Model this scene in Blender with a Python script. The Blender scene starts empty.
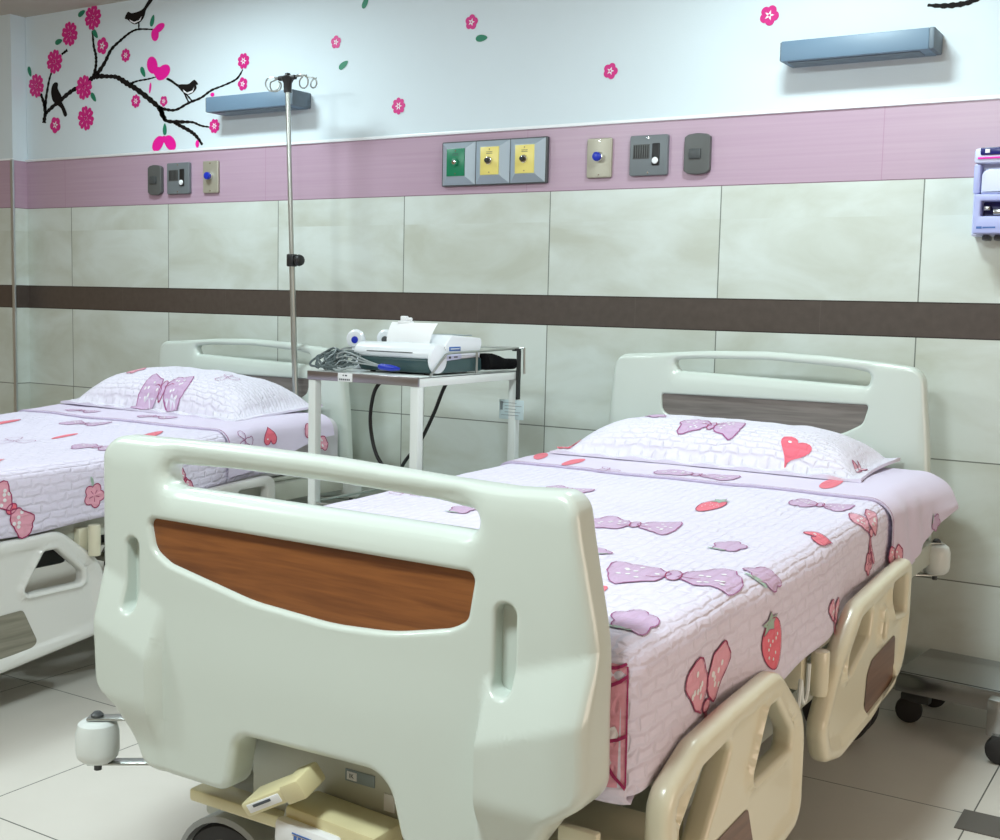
import bpy, bmesh, math, random
from mathutils import Vector, Matrix, noise
from mathutils.geometry import tessellate_polygon
random.seed(7)
SC = bpy.context.scene
COL = SC.collection
PI = math.pi

# ------------------------------------------------------------------ materials
def newmat(name):
    m = bpy.data.materials.new(name); m.use_nodes = True
    nt = m.node_tree
    return m, nt, nt.nodes['Principled BSDF']
def lk(nt, a, b): nt.links.new(a, b)
def nd(nt, typ, **kw):
    n = nt.nodes.new(typ)
    for k, v in kw.items():
        if k.startswith('i_'): n.inputs[k[2:].replace('_', ' ')].default_value = v
        else: setattr(n, k, v)
    return n
def mth(nt, op, a, b=None, c=None):
    n = nt.nodes.new('ShaderNodeMath'); n.operation = op
    for i, s in enumerate((a, b, c)):
        if s is None: continue
        if isinstance(s, (int, float)): n.inputs[i].default_value = s
        else: lk(nt, s, n.inputs[i])
    return n.outputs[0]
def mixc(nt, f, a, b):
    n = nt.nodes.new('ShaderNodeMix'); n.data_type = 'RGBA'
    if isinstance(f, (int, float)): n.inputs[0].default_value = f
    else: lk(nt, f, n.inputs[0])
    for i, s in ((6, a), (7, b)):
        if isinstance(s, tuple): n.inputs[i].default_value = (*s, 1) if len(s) == 3 else s
        else: lk(nt, s, n.inputs[i])
    return n.outputs[2]
def plain(name, col, rough=.5, metal=0, var=.04, scale=8, bump=0, bscale=60, coat=0, spec=.5):
    """base colour with a slight procedural variation"""
    m, nt, p = newmat(name)
    tc = nd(nt, 'ShaderNodeTexCoord')
    ns = nd(nt, 'ShaderNodeTexNoise'); ns.inputs['Scale'].default_value = scale; ns.inputs['Detail'].default_value = 3
    lk(nt, tc.outputs['Object'], ns.inputs['Vector'])
    lo = tuple(max(0, c * (1 - var)) for c in col); hi = tuple(min(1, c * (1 + var)) for c in col)
    lk(nt, mixc(nt, ns.outputs['Fac'], lo, hi), p.inputs['Base Color'])
    p.inputs['Roughness'].default_value = rough; p.inputs['Metallic'].default_value = metal
    p.inputs['Specular IOR Level'].default_value = spec
    if coat: p.inputs['Coat Weight'].default_value = coat; p.inputs['Coat Roughness'].default_value = .12
    if bump:
        n2 = nd(nt, 'ShaderNodeTexNoise'); n2.inputs['Scale'].default_value = bscale; n2.inputs['Detail'].default_value = 4
        lk(nt, tc.outputs['Object'], n2.inputs['Vector'])
        b = nd(nt, 'ShaderNodeBump'); b.inputs['Strength'].default_value = bump; b.inputs['Distance'].default_value = .002
        lk(nt, n2.outputs['Fac'], b.inputs['Height']); lk(nt, b.outputs['Normal'], p.inputs['Normal'])
    return m
def wood(name, c1, c2, rough=.35, axis=0, sc=1.0):
    m, nt, p = newmat(name)
    tc = nd(nt, 'ShaderNodeTexCoord'); mp = nd(nt, 'ShaderNodeMapping')
    s = [38, 38, 38]; s[axis] = 2.4
    mp.inputs['Scale'].default_value = [q * sc for q in s]
    lk(nt, tc.outputs['Object'], mp.inputs['Vector'])
    ns = nd(nt, 'ShaderNodeTexNoise'); ns.inputs['Scale'].default_value = 1.1; ns.inputs['Detail'].default_value = 6; ns.inputs['Distortion'].default_value = 1.2
    lk(nt, mp.outputs[0], ns.inputs['Vector'])
    n2 = nd(nt, 'ShaderNodeTexNoise'); n2.inputs['Scale'].default_value = 5; n2.inputs['Detail'].default_value = 4
    lk(nt, mp.outputs[0], n2.inputs['Vector'])
    f = mth(nt, 'ADD', mth(nt, 'MULTIPLY', ns.outputs['Fac'], .75), mth(nt, 'MULTIPLY', n2.outputs['Fac'], .25))
    r = nd(nt, 'ShaderNodeValToRGB'); e = r.color_ramp.elements
    e[0].position = .36; e[0].color = (*c2, 1); e[1].position = .62; e[1].color = (*c1, 1)
    lk(nt, f, r.inputs['Fac']); lk(nt, r.outputs['Color'], p.inputs['Base Color'])
    p.inputs['Roughness'].default_value = rough
    return m
def fabric(name, col, quilt=1.0, rough=.9, var=.02, sheen=.2, weave=.15, cell=1.0):
    """cloth; quilt > 0 adds the stitched brick relief read from the UV map (metres)"""
    m, nt, p = newmat(name)
    uv = nd(nt, 'ShaderNodeUVMap'); uv.uv_map = 'UVMap'
    n0 = nd(nt, 'ShaderNodeTexNoise'); n0.inputs['Scale'].default_value = 26; n0.inputs['Detail'].default_value = 1
    lk(nt, uv.outputs[0], n0.inputs['Vector'])
    vm = nd(nt, 'ShaderNodeVectorMath'); vm.operation = 'MULTIPLY_ADD'
    lk(nt, n0.outputs['Color'], vm.inputs[0]); vm.inputs[1].default_value = (.024, .020, 0); lk(nt, uv.outputs[0], vm.inputs[2])
    lo = tuple(c * (1 - var) for c in col)
    n3 = nd(nt, 'ShaderNodeTexNoise'); n3.inputs['Scale'].default_value = 14; lk(nt, uv.outputs[0], n3.inputs['Vector'])
    base = mixc(nt, n3.outputs['Fac'], lo, col)
    wn = nd(nt, 'ShaderNodeTexNoise'); wn.inputs['Scale'].default_value = 900; lk(nt, uv.outputs[0], wn.inputs['Vector'])
    b1 = nd(nt, 'ShaderNodeBump'); b1.inputs['Strength'].default_value = weave; b1.inputs['Distance'].default_value = .0006
    lk(nt, wn.outputs['Fac'], b1.inputs['Height'])
    nrm = b1.outputs['Normal']
    if quilt:
        br = nd(nt, 'ShaderNodeTexBrick'); br.offset = .5; br.squash = 1
        for k, v in (('Scale', 1.0), ('Mortar Size', .0075 * cell), ('Mortar Smooth', 1.0), ('Brick Width', .050 * cell), ('Row Height', .023 * cell), ('Bias', 0)):
            br.inputs[k].default_value = v
        lk(nt, vm.outputs[0], br.inputs['Vector'])
        h = mth(nt, 'SUBTRACT', 1, br.outputs['Fac'])
        # crumpled ridges inside each stitched cell
        n4 = nd(nt, 'ShaderNodeTexNoise'); n4.inputs['Scale'].default_value = 75; n4.inputs['Detail'].default_value = 2
        lk(nt, uv.outputs[0], n4.inputs['Vector'])
        n5 = nd(nt, 'ShaderNodeTexNoise'); n5.inputs['Scale'].default_value = 5; lk(nt, uv.outputs[0], n5.inputs['Vector'])
        mr = nd(nt, 'ShaderNodeMapRange'); lk(nt, n5.outputs['Fac'], mr.inputs[0])
        for q, v in enumerate((.35, .62, .35, 1.0)): mr.inputs[q + 1].default_value = v
        h = mth(nt, 'MULTIPLY', h, mr.outputs[0])
        h = mth(nt, 'ADD', h, mth(nt, 'MULTIPLY', n4.outputs['Fac'], .6))
        b2 = nd(nt, 'ShaderNodeBump'); b2.inputs['Strength'].default_value = .60 * quilt; b2.inputs['Distance'].default_value = .0045
        lk(nt, h, b2.inputs['Height']); lk(nt, nrm, b2.inputs['Normal']); nrm = b2.outputs['Normal']
        dark = tuple(c * .80 for c in col)
        base = mixc(nt, mth(nt, 'MULTIPLY', br.outputs['Fac'], .18 * quilt), base, dark)
    lk(nt, base, p.inputs['Base Color']); lk(nt, nrm, p.inputs['Normal'])
    p.inputs['Roughness'].default_value = rough; p.inputs['Sheen Weight'].default_value = sheen
    p.inputs['Specular IOR Level'].default_value = .2
    return m

def tile_material():
    m, nt, p = newmat('wall_tile')
    g = nd(nt, 'ShaderNodeNewGeometry'); sx = nd(nt, 'ShaderNodeSeparateXYZ'); lk(nt, g.outputs['Position'], sx.inputs[0])
    X, Y, Z = sx.outputs
    def lines(v, period, off, w):
        a = mth(nt, 'SUBTRACT', v, off); a = mth(nt, 'ADD', a, 100 * period)
        a = mth(nt, 'MODULO', a, period); a = mth(nt, 'SUBTRACT', a, period / 2); a = mth(nt, 'ABSOLUTE', a)
        return mth(nt, 'GREATER_THAN', a, period / 2 - w)
    gv = lines(X, .6, -3.192, .0018)
    gh = mth(nt, 'MULTIPLY', lines(Z, .341, 0, .0018), mth(nt, 'LESS_THAN', Z, .9))
    cell = nd(nt, 'ShaderNodeCombineXYZ')
    lk(nt, mth(nt, 'FLOOR', mth(nt, 'DIVIDE', mth(nt, 'SUBTRACT', X, -3.192), .6)), cell.inputs[0])
    lk(nt, mth(nt, 'FLOOR', mth(nt, 'DIVIDE', Z, .341)), cell.inputs[2])
    wn = nd(nt, 'ShaderNodeTexWhiteNoise'); lk(nt, cell.outputs[0], wn.inputs['Vector'])
    va = nd(nt, 'ShaderNodeVectorMath'); va.operation = 'MULTIPLY_ADD'
    lk(nt, wn.outputs['Color'], va.inputs[0]); va.inputs[1].default_value = (9, 9, 9); lk(nt, g.outputs['Position'], va.inputs[2])
    n1 = nd(nt, 'ShaderNodeTexNoise'); n1.inputs['Scale'].default_value = 3.2; n1.inputs['Detail'].default_value = 7; n1.inputs['Roughness'].default_value = .55; n1.inputs['Distortion'].default_value = .5
    mp = nd(nt, 'ShaderNodeMapping'); mp.inputs['Scale'].default_value = (.8, 1, 1.7); lk(nt, va.outputs[0], mp.inputs[0]); lk(nt, mp.outputs[0], n1.inputs['Vector'])
    r = nd(nt, 'ShaderNodeValToRGB'); e = r.color_ramp.elements
    e[0].position = .30; e[0].color = (.50, .53, .46, 1); e[1].position = .60; e[1].color = (.64, .70, .67, 1)
    lk(nt, n1.outputs['Fac'], r.inputs['Fac'])
    tile = mixc(nt, mth(nt, 'MULTIPLY', wn.outputs['Value'], .10), r.outputs['Color'], (.48, .50, .46))
    tile = mixc(nt, mth(nt, 'MAXIMUM', gv, gh), tile, (.17, .19, .17))
    # brown listello
    n2 = nd(nt, 'ShaderNodeTexNoise'); n2.inputs['Scale'].default_value = 40; n2.inputs['Detail'].default_value = 4
    lk(nt, g.outputs['Position'], n2.inputs['Vector'])
    brown = mixc(nt, n2.outputs['Fac'], (.060, .046, .040), (.098, .078, .068))
    brown = mixc(nt, mth(nt, 'MULTIPLY', lines(X, .6, -1.069, .001), .5), brown, (.12, .10, .09))
    edge = mth(nt, 'LESS_THAN', mth(nt, 'ABSOLUTE', mth(nt, 'SUBTRACT', mth(nt, 'ABSOLUTE', mth(nt, 'SUBTRACT', Z, 1.0725)), .049)), .0022)
    brown = mixc(nt, edge, brown, (.03, .022, .02))
    # pink band with fine horizontal streaks
    mp2 = nd(nt, 'ShaderNodeMapping'); mp2.inputs['Scale'].default_value = (1.2, 1, 85); lk(nt, g.outputs['Position'], mp2.inputs[0])
    n3 = nd(nt, 'ShaderNodeTexNoise'); n3.inputs['Scale'].default_value = 1.5; n3.inputs['Detail'].default_value = 4; lk(nt, mp2.outputs[0], n3.inputs['Vector'])
    pink = mixc(nt, n3.outputs['Fac'], (.41, .275, .375), (.50, .365, .455))
    # darker vertical joints in the pink band
    pj = mth(nt, 'MULTIPLY', lines(X, 1.173, -.912, .0012), .6)
    pink = mixc(nt, pj, pink, (.35, .18, .28))
    a = mixc(nt, mth(nt, 'GREATER_THAN', Z, 1.022), tile, brown)
    a = mixc(nt, mth(nt, 'GREATER_THAN', Z, 1.123), a, tile)
    a = mixc(nt, mth(nt, 'GREATER_THAN', Z, 1.464), a, (.2, .12, .16))
    a = mixc(nt, mth(nt, 'GREATER_THAN', Z, 1.467), a, pink)
    lk(nt, a, p.inputs['Base Color']); p.inputs['Roughness'].default_value = .32
    return m
def floor_material():
    m, nt, p = newmat('floor_tile')
    g = nd(nt, 'ShaderNodeNewGeometry'); sx = nd(nt, 'ShaderNodeSeparateXYZ'); lk(nt, g.outputs['Position'], sx.inputs[0])
    X, Y, Z = sx.outputs
    def lines(v, period, off, w):
        a = mth(nt, 'ADD', mth(nt, 'SUBTRACT', v, off), 100 * period)
        a = mth(nt, 'MODULO', a, period); a = mth(nt, 'ABSOLUTE', mth(nt, 'SUBTRACT', a, period / 2))
        return mth(nt, 'GREATER_THAN', a, period / 2 - w)
    gl = mth(nt, 'MAXIMUM', lines(X, .6, -2.235, .0016), lines(Y, .6, -.8, .0016))
    n1 = nd(nt, 'ShaderNodeTexNoise'); n1.inputs['Scale'].default_value = 4; n1.inputs['Detail'].default_value = 6; lk(nt, g.outputs['Position'], n1.inputs['Vector'])
    c = mixc(nt, n1.outputs['Fac'], (.63, .60, .55), (.72, .695, .645))
    c = mixc(nt, gl, c, (.10, .10, .09))
    lk(nt, c, p.inputs['Base Color']); p.inputs['Roughness'].default_value = .36; p.inputs['Specular IOR Level'].default_value = .35
    return m

M = {}
M['tile'] = tile_material(); M['floor'] = floor_material()
M['paint'] = plain('wall_paint', (.655, .745, .80), .75, var=.015, bump=.15, bscale=220)
M['ceil'] = plain('ceiling_paint', (.50, .47, .43), .85)
M['trim'] = plain('trim_white_metal', (.85, .88, .92), .3)
M['alu'] = plain('aluminium', (.55, .60, .63), .32, .8)
M['plastic'] = plain('bed_plastic', (.60, .665, .62), .28, var=.01, scale=3, coat=.35)
M['cream'] = plain('cream_plastic', (.68, .62, .37), .34, var=.02, coat=.2)
M['railcream'] = plain('rail_plastic', (.74, .71, .55), .3, var=.01, scale=3, coat=.3)
M['frame'] = plain('frame_enamel', (.52, .54, .47), .4, var=.03)
M['wood'] = wood('cherry_laminate', (.27, .095, .027), (.145, .046, .014), .33)
M['greywood'] = wood('grey_laminate', (.23, .205, .19), (.135, .12, .11), .4)
M['railwood'] = wood('brown_rail_laminate', (.20, .105, .065), (.12, .06, .04), .35, axis=1)
M['railgrey'] = wood('grey_rail_laminate', (.29, .275, .22), (.19, .18, .14), .4, axis=1)
M['mattress'] = plain('mattress_cover', (.58, .56, .60), .6)
M['quilt'] = fabric('quilted_cotton', (.775, .725, .885), 1.0)
M['pillowq'] = fabric('quilted_pillow_cotton', (.80, .765, .89), 1.2, cell=.66)
M['sheet'] = fabric('smooth_cotton', (.73, .655, .825), 0, weave=.25)
M['pmauve'] = fabric('print_mauve', (.60, .42, .62), .8)
M['ppink'] = fabric('print_pink', (.80, .38, .49), .8)
M['pcoral'] = fabric('print_coral', (.83, .17, .24), .8)
M['pdark'] = fabric('print_crimson_line', (.34, .03, .12), .6)
M['pplum'] = fabric('print_plum_line', (.36, .10, .27), .6)
M['pgreen'] = fabric('print_green', (.36, .50, .42), .8)
M['pwhite'] = fabric('print_white', (.86, .84, .88), .6)
M['black'] = plain('black_plastic', (.012, .012, .013), .45)
M['raillit'] = plain('lit_rail_plastic', (.74, .745, .72), .3, var=.01, scale=3, coat=.3)  # rail plastic again, brighter light on the left bed put into its colour
M['blackcloth'] = plain('black_cloth', (.005, .005, .006), .9, spec=.1, bump=.4)
M['rubber'] = plain('black_rubber', (.02, .02, .022), .6)
M['greyrub'] = plain('grey_wheel_cover', (.33, .35, .36), .4)
M['hub'] = plain('cream_hub', (.58, .56, .45), .4)
M['steel'] = plain('stainless_steel', (.52, .54, .56), .25, 1.0, var=.08, bump=.1, bscale=30)
M['brushed'] = plain('brushed_steel_strip', (.36, .34, .36), .3, .9, var=.3, scale=5)
M['polesteel'] = plain('pole_steel', (.46, .48, .46), .3, .85)
M['white'] = plain('white_enamel', (.74, .79, .78), .35, coat=.2)
M['devwhite'] = plain('device_white', (.76, .80, .85), .3, coat=.2)
M['devdark'] = plain('device_dark_teal', (.035, .075, .080), .35)
M['blue'] = plain('royal_blue_plastic', (.01, .03, .42), .3)
M['labelblue'] = plain('label_blue', (.05, .14, .42), .4)
M['paper'] = plain('white_paper', (.82, .84, .87), .7)
M['ink'] = plain('grey_ink', (.06, .07, .09), .6)
M['cable'] = plain('grey_cable', (.075, .10, .105), .45)
M['cable2'] = plain('light_grey_cable', (.30, .34, .35), .45)
M['lampblue'] = plain('blue_grey_metal', (.13, .205, .29), .45)
M['lampend'] = plain('grey_end_cap', (.12, .16, .20), .5)
M['magenta'] = plain('decal_magenta', (.63, .012, .22), .45)
M['hot'] = plain('decal_hot_pink', (.85, .006, .33), .45)
M['decblack'] = plain('decal_black', (.008, .006, .006), .7, spec=.15)
M['decgreen'] = plain('decal_green', (.01, .20, .11), .5)
M['decwhite'] = plain('decal_white', (.80, .80, .84), .5)
M['swgrey'] = plain('dark_grey_plate', (.095, .10, .10), .4)
M['swgrey2'] = plain('slate_plate', (.15, .17, .185), .4)
M['swdark'] = plain('charcoal_plastic', (.06, .066, .07), .4)
M['beige'] = plain('beige_metal_plate', (.40, .38, .31), .35, .3)
M['outgrey'] = plain('panel_aluminium', (.42, .49, .56), .35, .4)
M['outgreen'] = plain('outlet_green', (.005, .20, .095), .35)
M['outyellow'] = plain('outlet_yellow', (.80, .68, .20), .35)
M['chrome'] = plain('chrome', (.75, .76, .78), .12, 1.0)
M['lilac'] = plain('lilac_plastic', (.42, .46, .78), .35)
M['lilac2'] = plain('pale_lilac_plastic', (.62, .66, .86), .35)
M['navy'] = plain('navy_panel', (.01, .01, .14), .3)
M['shoot'] = plain('pink_stripe', (.85, .02, .45), .4)
M['tape'] = plain('grey_floor_tile', (.115, .105, .095), .45)
M['glass'] = None
def glassy():
    m, nt, p = newmat('shelf_glass')
    p.inputs['Base Color'].default_value = (.6, .85, .8, 1); p.inputs['Transmission Weight'].default_value = .8
    p.inputs['Roughness'].default_value = .1; p.inputs['IOR'].default_value = 1.3
    ns = nd(nt, 'ShaderNodeTexNoise'); lk(nt, mixc(nt, ns.outputs['Fac'], (.55, .80, .76), (.65, .88, .84)), p.inputs['Base Color'])
    return m
M['glass'] = glassy()
M['card'] = plain('laminated_card', (.60, .74, .78), .3)

# ------------------------------------------------------------------ mesh helpers
def finish(name, bm, mats, parent=None, ang=38, smooth=True, org=None):
    if not isinstance(mats, (list, tuple)): mats = [mats]
    if org is None: org = ORG.get(root_of(parent), Vector((0, 0, 0))) if parent else Vector((0, 0, 0))
    bmesh.ops.recalc_face_normals(bm, faces=bm.faces) if not getattr(bm, 'norecalc', False) else None
    if org.length: bmesh.ops.translate(bm, verts=bm.verts, vec=-org)
    bm.normal_update()
    a = math.radians(ang)
    for f in bm.faces: f.smooth = smooth
    for e in bm.edges:
        if len(e.link_faces) == 2:
            if e.calc_face_angle(0) > a or e.link_faces[0].material_index != e.link_faces[1].material_index: e.smooth = False
    me = bpy.data.meshes.new(name); bm.to_mesh(me); bm.free()
    for m in mats: me.materials.append(M[m] if isinstance(m, str) else m)
    o = bpy.data.objects.new(name, me); COL.objects.link(o)
    if parent: o.parent = parent
    return o
ORG = {}
def root_of(o):
    while o.parent: o = o.parent
    return o
def thing(name, label, cat, loc, group=None):
    o = bpy.data.objects.new(name, None); COL.objects.link(o); o.location = loc
    o.empty_display_size = .1
    ORG[o] = Vector(loc); o['label'] = label; o['category'] = cat
    if group: o['group'] = group
    return o
def tag(o, label, cat, group=None):
    o['label'] = label; o['category'] = cat
    if group: o['group'] = group
    return o
def single(name, bm, mats, label, cat, group=None, ang=38, smooth=True):
    """thing that is one mesh: origin moved to the middle of its base"""
    xs = [v.co for v in bm.verts]
    lo = Vector([min(c[i] for c in xs) for i in range(3)]); hi = Vector([max(c[i] for c in xs) for i in range(3)])
    org = Vector(((lo.x + hi.x) / 2, (lo.y + hi.y) / 2, lo.z))
    o = finish(name, bm, mats, None, ang, smooth, org); o.location = org
    return tag(o, label, cat, group)
def struct(name, bm, mats, **k):
    o = finish(name, bm, mats, **k); o['kind'] = 'structure'; return o
def NB(): return bmesh.new()
def box(bm, x0, x1, y0, y1, z0, z1, bev=0, mi=0, seg=2, mat=None):
    r = bmesh.ops.create_cube(bm, size=1)
    vs = r['verts']
    for v in vs:
        v.co = Vector((x0 + (v.co.x + .5) * (x1 - x0), y0 + (v.co.y + .5) * (y1 - y0), z0 + (v.co.z + .5) * (z1 - z0)))
    fs = set(f for v in vs for f in v.link_faces)
    if bev:
        es = list(set(e for v in vs for e in v.link_edges))
        rr = bmesh.ops.bevel(bm, geom=es, offset=bev, segments=seg, profile=.5, affect='EDGES')
        fs = set(f for f in fs if f.is_valid) | set(rr['faces'])
        vs = list(set(v for f in fs for v in f.verts))
    for f in fs: f.material_index = mi
    if mat is not None: bmesh.ops.transform(bm, matrix=mat, verts=vs)
    return vs
def tube(bm, pts, r, n=8, mi=0, closed=False, caps=True):
    pts = [Vector(p) for p in pts]; N = len(pts)
    rs = r if isinstance(r, (list, tuple)) else [r] * N
    T = []
    for i in range(N):
        if closed: t = pts[(i + 1) % N] - pts[i - 1]
        else: t = pts[min(i + 1, N - 1)] - pts[max(i - 1, 0)]
        T.append(t.normalized() if t.length > 1e-9 else Vector((0, 0, 1)))
    ref = Vector((0, 0, 1)) if abs(T[0].z) < .9 else Vector((1, 0, 0))
    nrm = (ref - T[0] * ref.dot(T[0])).normalized()
    rings = []
    for i in range(N):
        nrm = (nrm - T[i] * nrm.dot(T[i])).normalized(); b = T[i].cross(nrm)
        rings.append([bm.verts.new(pts[i] + (nrm * math.cos(2 * PI * k / n) + b * math.sin(2 * PI * k / n)) * rs[i]) for k in range(n)])
    fs = []
    for i in range(N if closed else N - 1):
        a, c = rings[i], rings[(i + 1) % N]
        for k in range(n): fs.append(bm.faces.new((a[k], a[(k + 1) % n], c[(k + 1) % n], c[k])))
    if caps and not closed:
        fs.append(bm.faces.new(rings[0][::-1])); fs.append(bm.faces.new(rings[-1]))
    for f in fs: f.material_index = mi
def crom(pts, n=6, closed=False):
    pts = [Vector(p) for p in pts]; out = []; N = len(pts)
    rng = range(N if closed else N - 1)
    for i in rng:
        if closed: p = [pts[(i + k) % N] for k in (-1, 0, 1, 2)]
        else: p = [pts[max(0, min(N - 1, i + k))] for k in (-1, 0, 1, 2)]
        for j in range(n):
            t = j / n
            out.append(.5 * ((2 * p[1]) + (p[2] - p[0]) * t + (2 * p[0] - 5 * p[1] + 4 * p[2] - p[3]) * t * t + (3 * p[1] - p[0] - 3 * p[2] + p[3]) * t ** 3))
    if not closed: out.append(pts[-1])
    return out
def lathe(bm, c, axis, prof, n=24, mi=0):
    """prof: (radius, distance along axis) list; closed at the ends if radius 0"""
    c = Vector(c); ax = Vector(axis).normalized()
    ref = Vector((0, 0, 1)) if abs(ax.z) < .9 else Vector((1, 0, 0))
    u = (ref - ax * ref.dot(ax)).normalized(); w = ax.cross(u); rings = []
    for r, h in prof:
        if r <= 1e-6: rings.append([bm.verts.new(c + ax * h)])
        else: rings.append([bm.verts.new(c + ax * h + (u * math.cos(2 * PI * k / n) + w * math.sin(2 * PI * k / n)) * r) for k in range(n)])
    for a, b in zip(rings, rings[1:]):
        for k in range(n):
            k2 = (k + 1) % n
            if len(a) == 1 and len(b) == 1: continue
            if len(a) == 1: f = bm.faces.new((a[0], b[k], b[k2]))
            elif len(b) == 1: f = bm.faces.new((a[k], b[0], a[k2]))
            else: f = bm.faces.new((a[k], b[k], b[k2], a[k2]))
            f.material_index = mi
def cyl(bm, c, axis, r, h, n=20, mi=0, bev=.0):
    b = min(bev, r * .5, h * .5)
    prof = [(0, 0), (r - b, 0)] + ([(r - b * .3, b * .3), (r, b)] if b else []) + ([(r, h - b), (r - b * .3, h - b * .3)] if b else []) + [(r - b, h), (0, h)]
    lathe(bm, c, axis, prof, n, mi)
def area2(p): return sum(p[i][0] * p[(i + 1) % len(p)][1] - p[(i + 1) % len(p)][0] * p[i][1] for i in range(len(p))) / 2
def fillet(pts, n=6):
    """[(x, y, r)] -> rounded polygon"""
    out = []; N = len(pts)
    for i in range(N):
        p = Vector(pts[i][:2]); r = pts[i][2] if len(pts[i]) > 2 else 0
        a = Vector(pts[i - 1][:2]) - p; b = Vector(pts[(i + 1) % N][:2]) - p
        if r <= 0: out.append((p.x, p.y)); continue
        la, lb = a.length, b.length; a.normalize(); b.normalize()
        ang = a.angle(b)
        if ang > PI - .02: out.append((p.x, p.y)); continue
        d = min(r / math.tan(ang / 2), la * .48, lb * .48); r = d * math.tan(ang / 2)
        bis = (a + b).normalized(); c = p + bis * (r / math.sin(ang / 2))
        s = p + a * d - c; e = p + b * d - c
        a0 = math.atan2(s.y, s.x); a1 = math.atan2(e.y, e.x); da = a1 - a0
        while da > PI: da -= 2 * PI
        while da < -PI: da += 2 * PI
        for k in range(n + 1):
            t = a0 + da * k / n; out.append((c.x + math.cos(t) * r, c.y + math.sin(t) * r))
    q = [out[0]]
    for p in out[1:]:
        if (Vector(p) - Vector(q[-1])).length > 1e-4: q.append(p)
    return q
def offs(poly, d):
    """move each point of a loop d to its left"""
    N = len(poly); out = []
    for i in range(N):
        p = Vector(poly[i]); a = (p - Vector(poly[i - 1])).normalized(); b = (Vector(poly[(i + 1) % N]) - p).normalized()
        na = Vector((-a.y, a.x)); nb = Vector((-b.y, b.x)); m = na + nb
        m = m / max(.3, m.dot(na)) if m.length > 1e-6 else na
        out.append((p.x + m.x * d, p.y + m.y * d))
    return out
def board(bm, outer, holes, th, bev, mp, grid=0, relief=None, seg=4, mi=0, hb=None):
    """moulded slab: outline and holes in 2D, rounded edges; mp(u, v, h) -> point, h = +th/2 is the front"""
    loops = [outer if area2(outer) > 0 else outer[::-1]] + [h if area2(h) < 0 else h[::-1] for h in holes]
    b2 = bmesh.new(); bevs = [bev] + list(hb or [bev] * len(holes))
    firsts, lasts = [], []
    for lp, bv in zip(loops, bevs):
        lv = []
        for k in range(seg + 1):
            t = PI / 2 * k / seg; lv.append((bv * (1 - math.sin(t)), -th / 2 + bv - bv * math.cos(t)))
        prof = lv + [(i, -h) for i, h in lv[::-1]]
        rings = [[b2.verts.new((x, y, h)) for x, y in offs(lp, i)] for i, h in prof]
        for a, b in zip(rings, rings[1:]):
            n = len(a)
            for k in range(n):
                b2.faces.new((a[k], a[(k + 1) % n], b[(k + 1) % n], b[k]))
        firsts.append(rings[0]); lasts.append(rings[-1])
    for rs in (lasts, firsts):
        es = []
        for r in rs:
            for i in range(len(r)):
                e = b2.edges.get((r[i], r[(i + 1) % len(r)]))
                if e: es.append(e)
        bmesh.ops.triangle_fill(b2, use_beauty=True, use_dissolve=False, edges=es, normal=(0, 0, 1))
    if grid:
        xs = [v.co.x for v in b2.verts]; ys = [v.co.y for v in b2.verts]
        for ax, lo, hi in ((0, min(xs), max(xs)), (1, min(ys), max(ys))):
            k = lo + grid
            while k < hi - 1e-4:
                co = Vector((0, 0, 0)); no = Vector((0, 0, 0)); co[ax] = k; no[ax] = 1
                bmesh.ops.bisect_plane(b2, geom=b2.verts[:] + b2.edges[:] + b2.faces[:], plane_co=co, plane_no=no, dist=1e-6)
                k += grid
    bmesh.ops.recalc_face_normals(b2, faces=b2.faces)
    if relief:
        for v in b2.verts:
            w = max(0, min(1, (v.co.z + th / 2) / th)); v.co.z += relief(v.co.x, v.co.y) * w
    m = {}
    for v in b2.verts: m[v] = bm.verts.new(mp(*v.co))
    for f in b2.faces:
        try: nf = bm.faces.new([m[v] for v in f.verts]); nf.material_index = mi
        except ValueError: pass
    b2.free()
def XZ(y0): return lambda u, v, h: (u, y0 - h, v)       # front faces -y
def flat(bm, poly, mp, d=0, mi=0):
    """flat filled polygon"""
    for t in [tessellate_polygon([[Vector((p[0], p[1], 0)) for p in poly]])]:
        vs = [bm.verts.new(mp(p[0], p[1], d)) for p in poly]
        for a in t:
            try: f = bm.faces.new([vs[i] for i in a]); f.material_index = mi
            except ValueError: pass
def sstep(a, b, x):
    t = max(0, min(1, (x - a) / (b - a))); return t * t * (3 - 2 * t)
def text(name, s, size, mat, parent, loc, rot=(PI / 2, 0, 0), align='CENTER'):
    cu = bpy.data.curves.new(name, 'FONT'); cu.body = s; cu.size = size; cu.align_x = align; cu.align_y = 'CENTER'; cu.extrude = .0002
    o = bpy.data.objects.new(name, cu); COL.objects.link(o)
    bpy.context.view_layer.update()
    me = bpy.data.meshes.new_from_object(o); bpy.data.objects.remove(o)
    o = bpy.data.objects.new(name, me); COL.objects.link(o); me.materials.append(M[mat])
    o.rotation_euler = rot
    o.location = Vector(loc) - (ORG[root_of(parent)] if parent else Vector((0, 0, 0)))
    if parent: o.parent = parent
    return o

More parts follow.
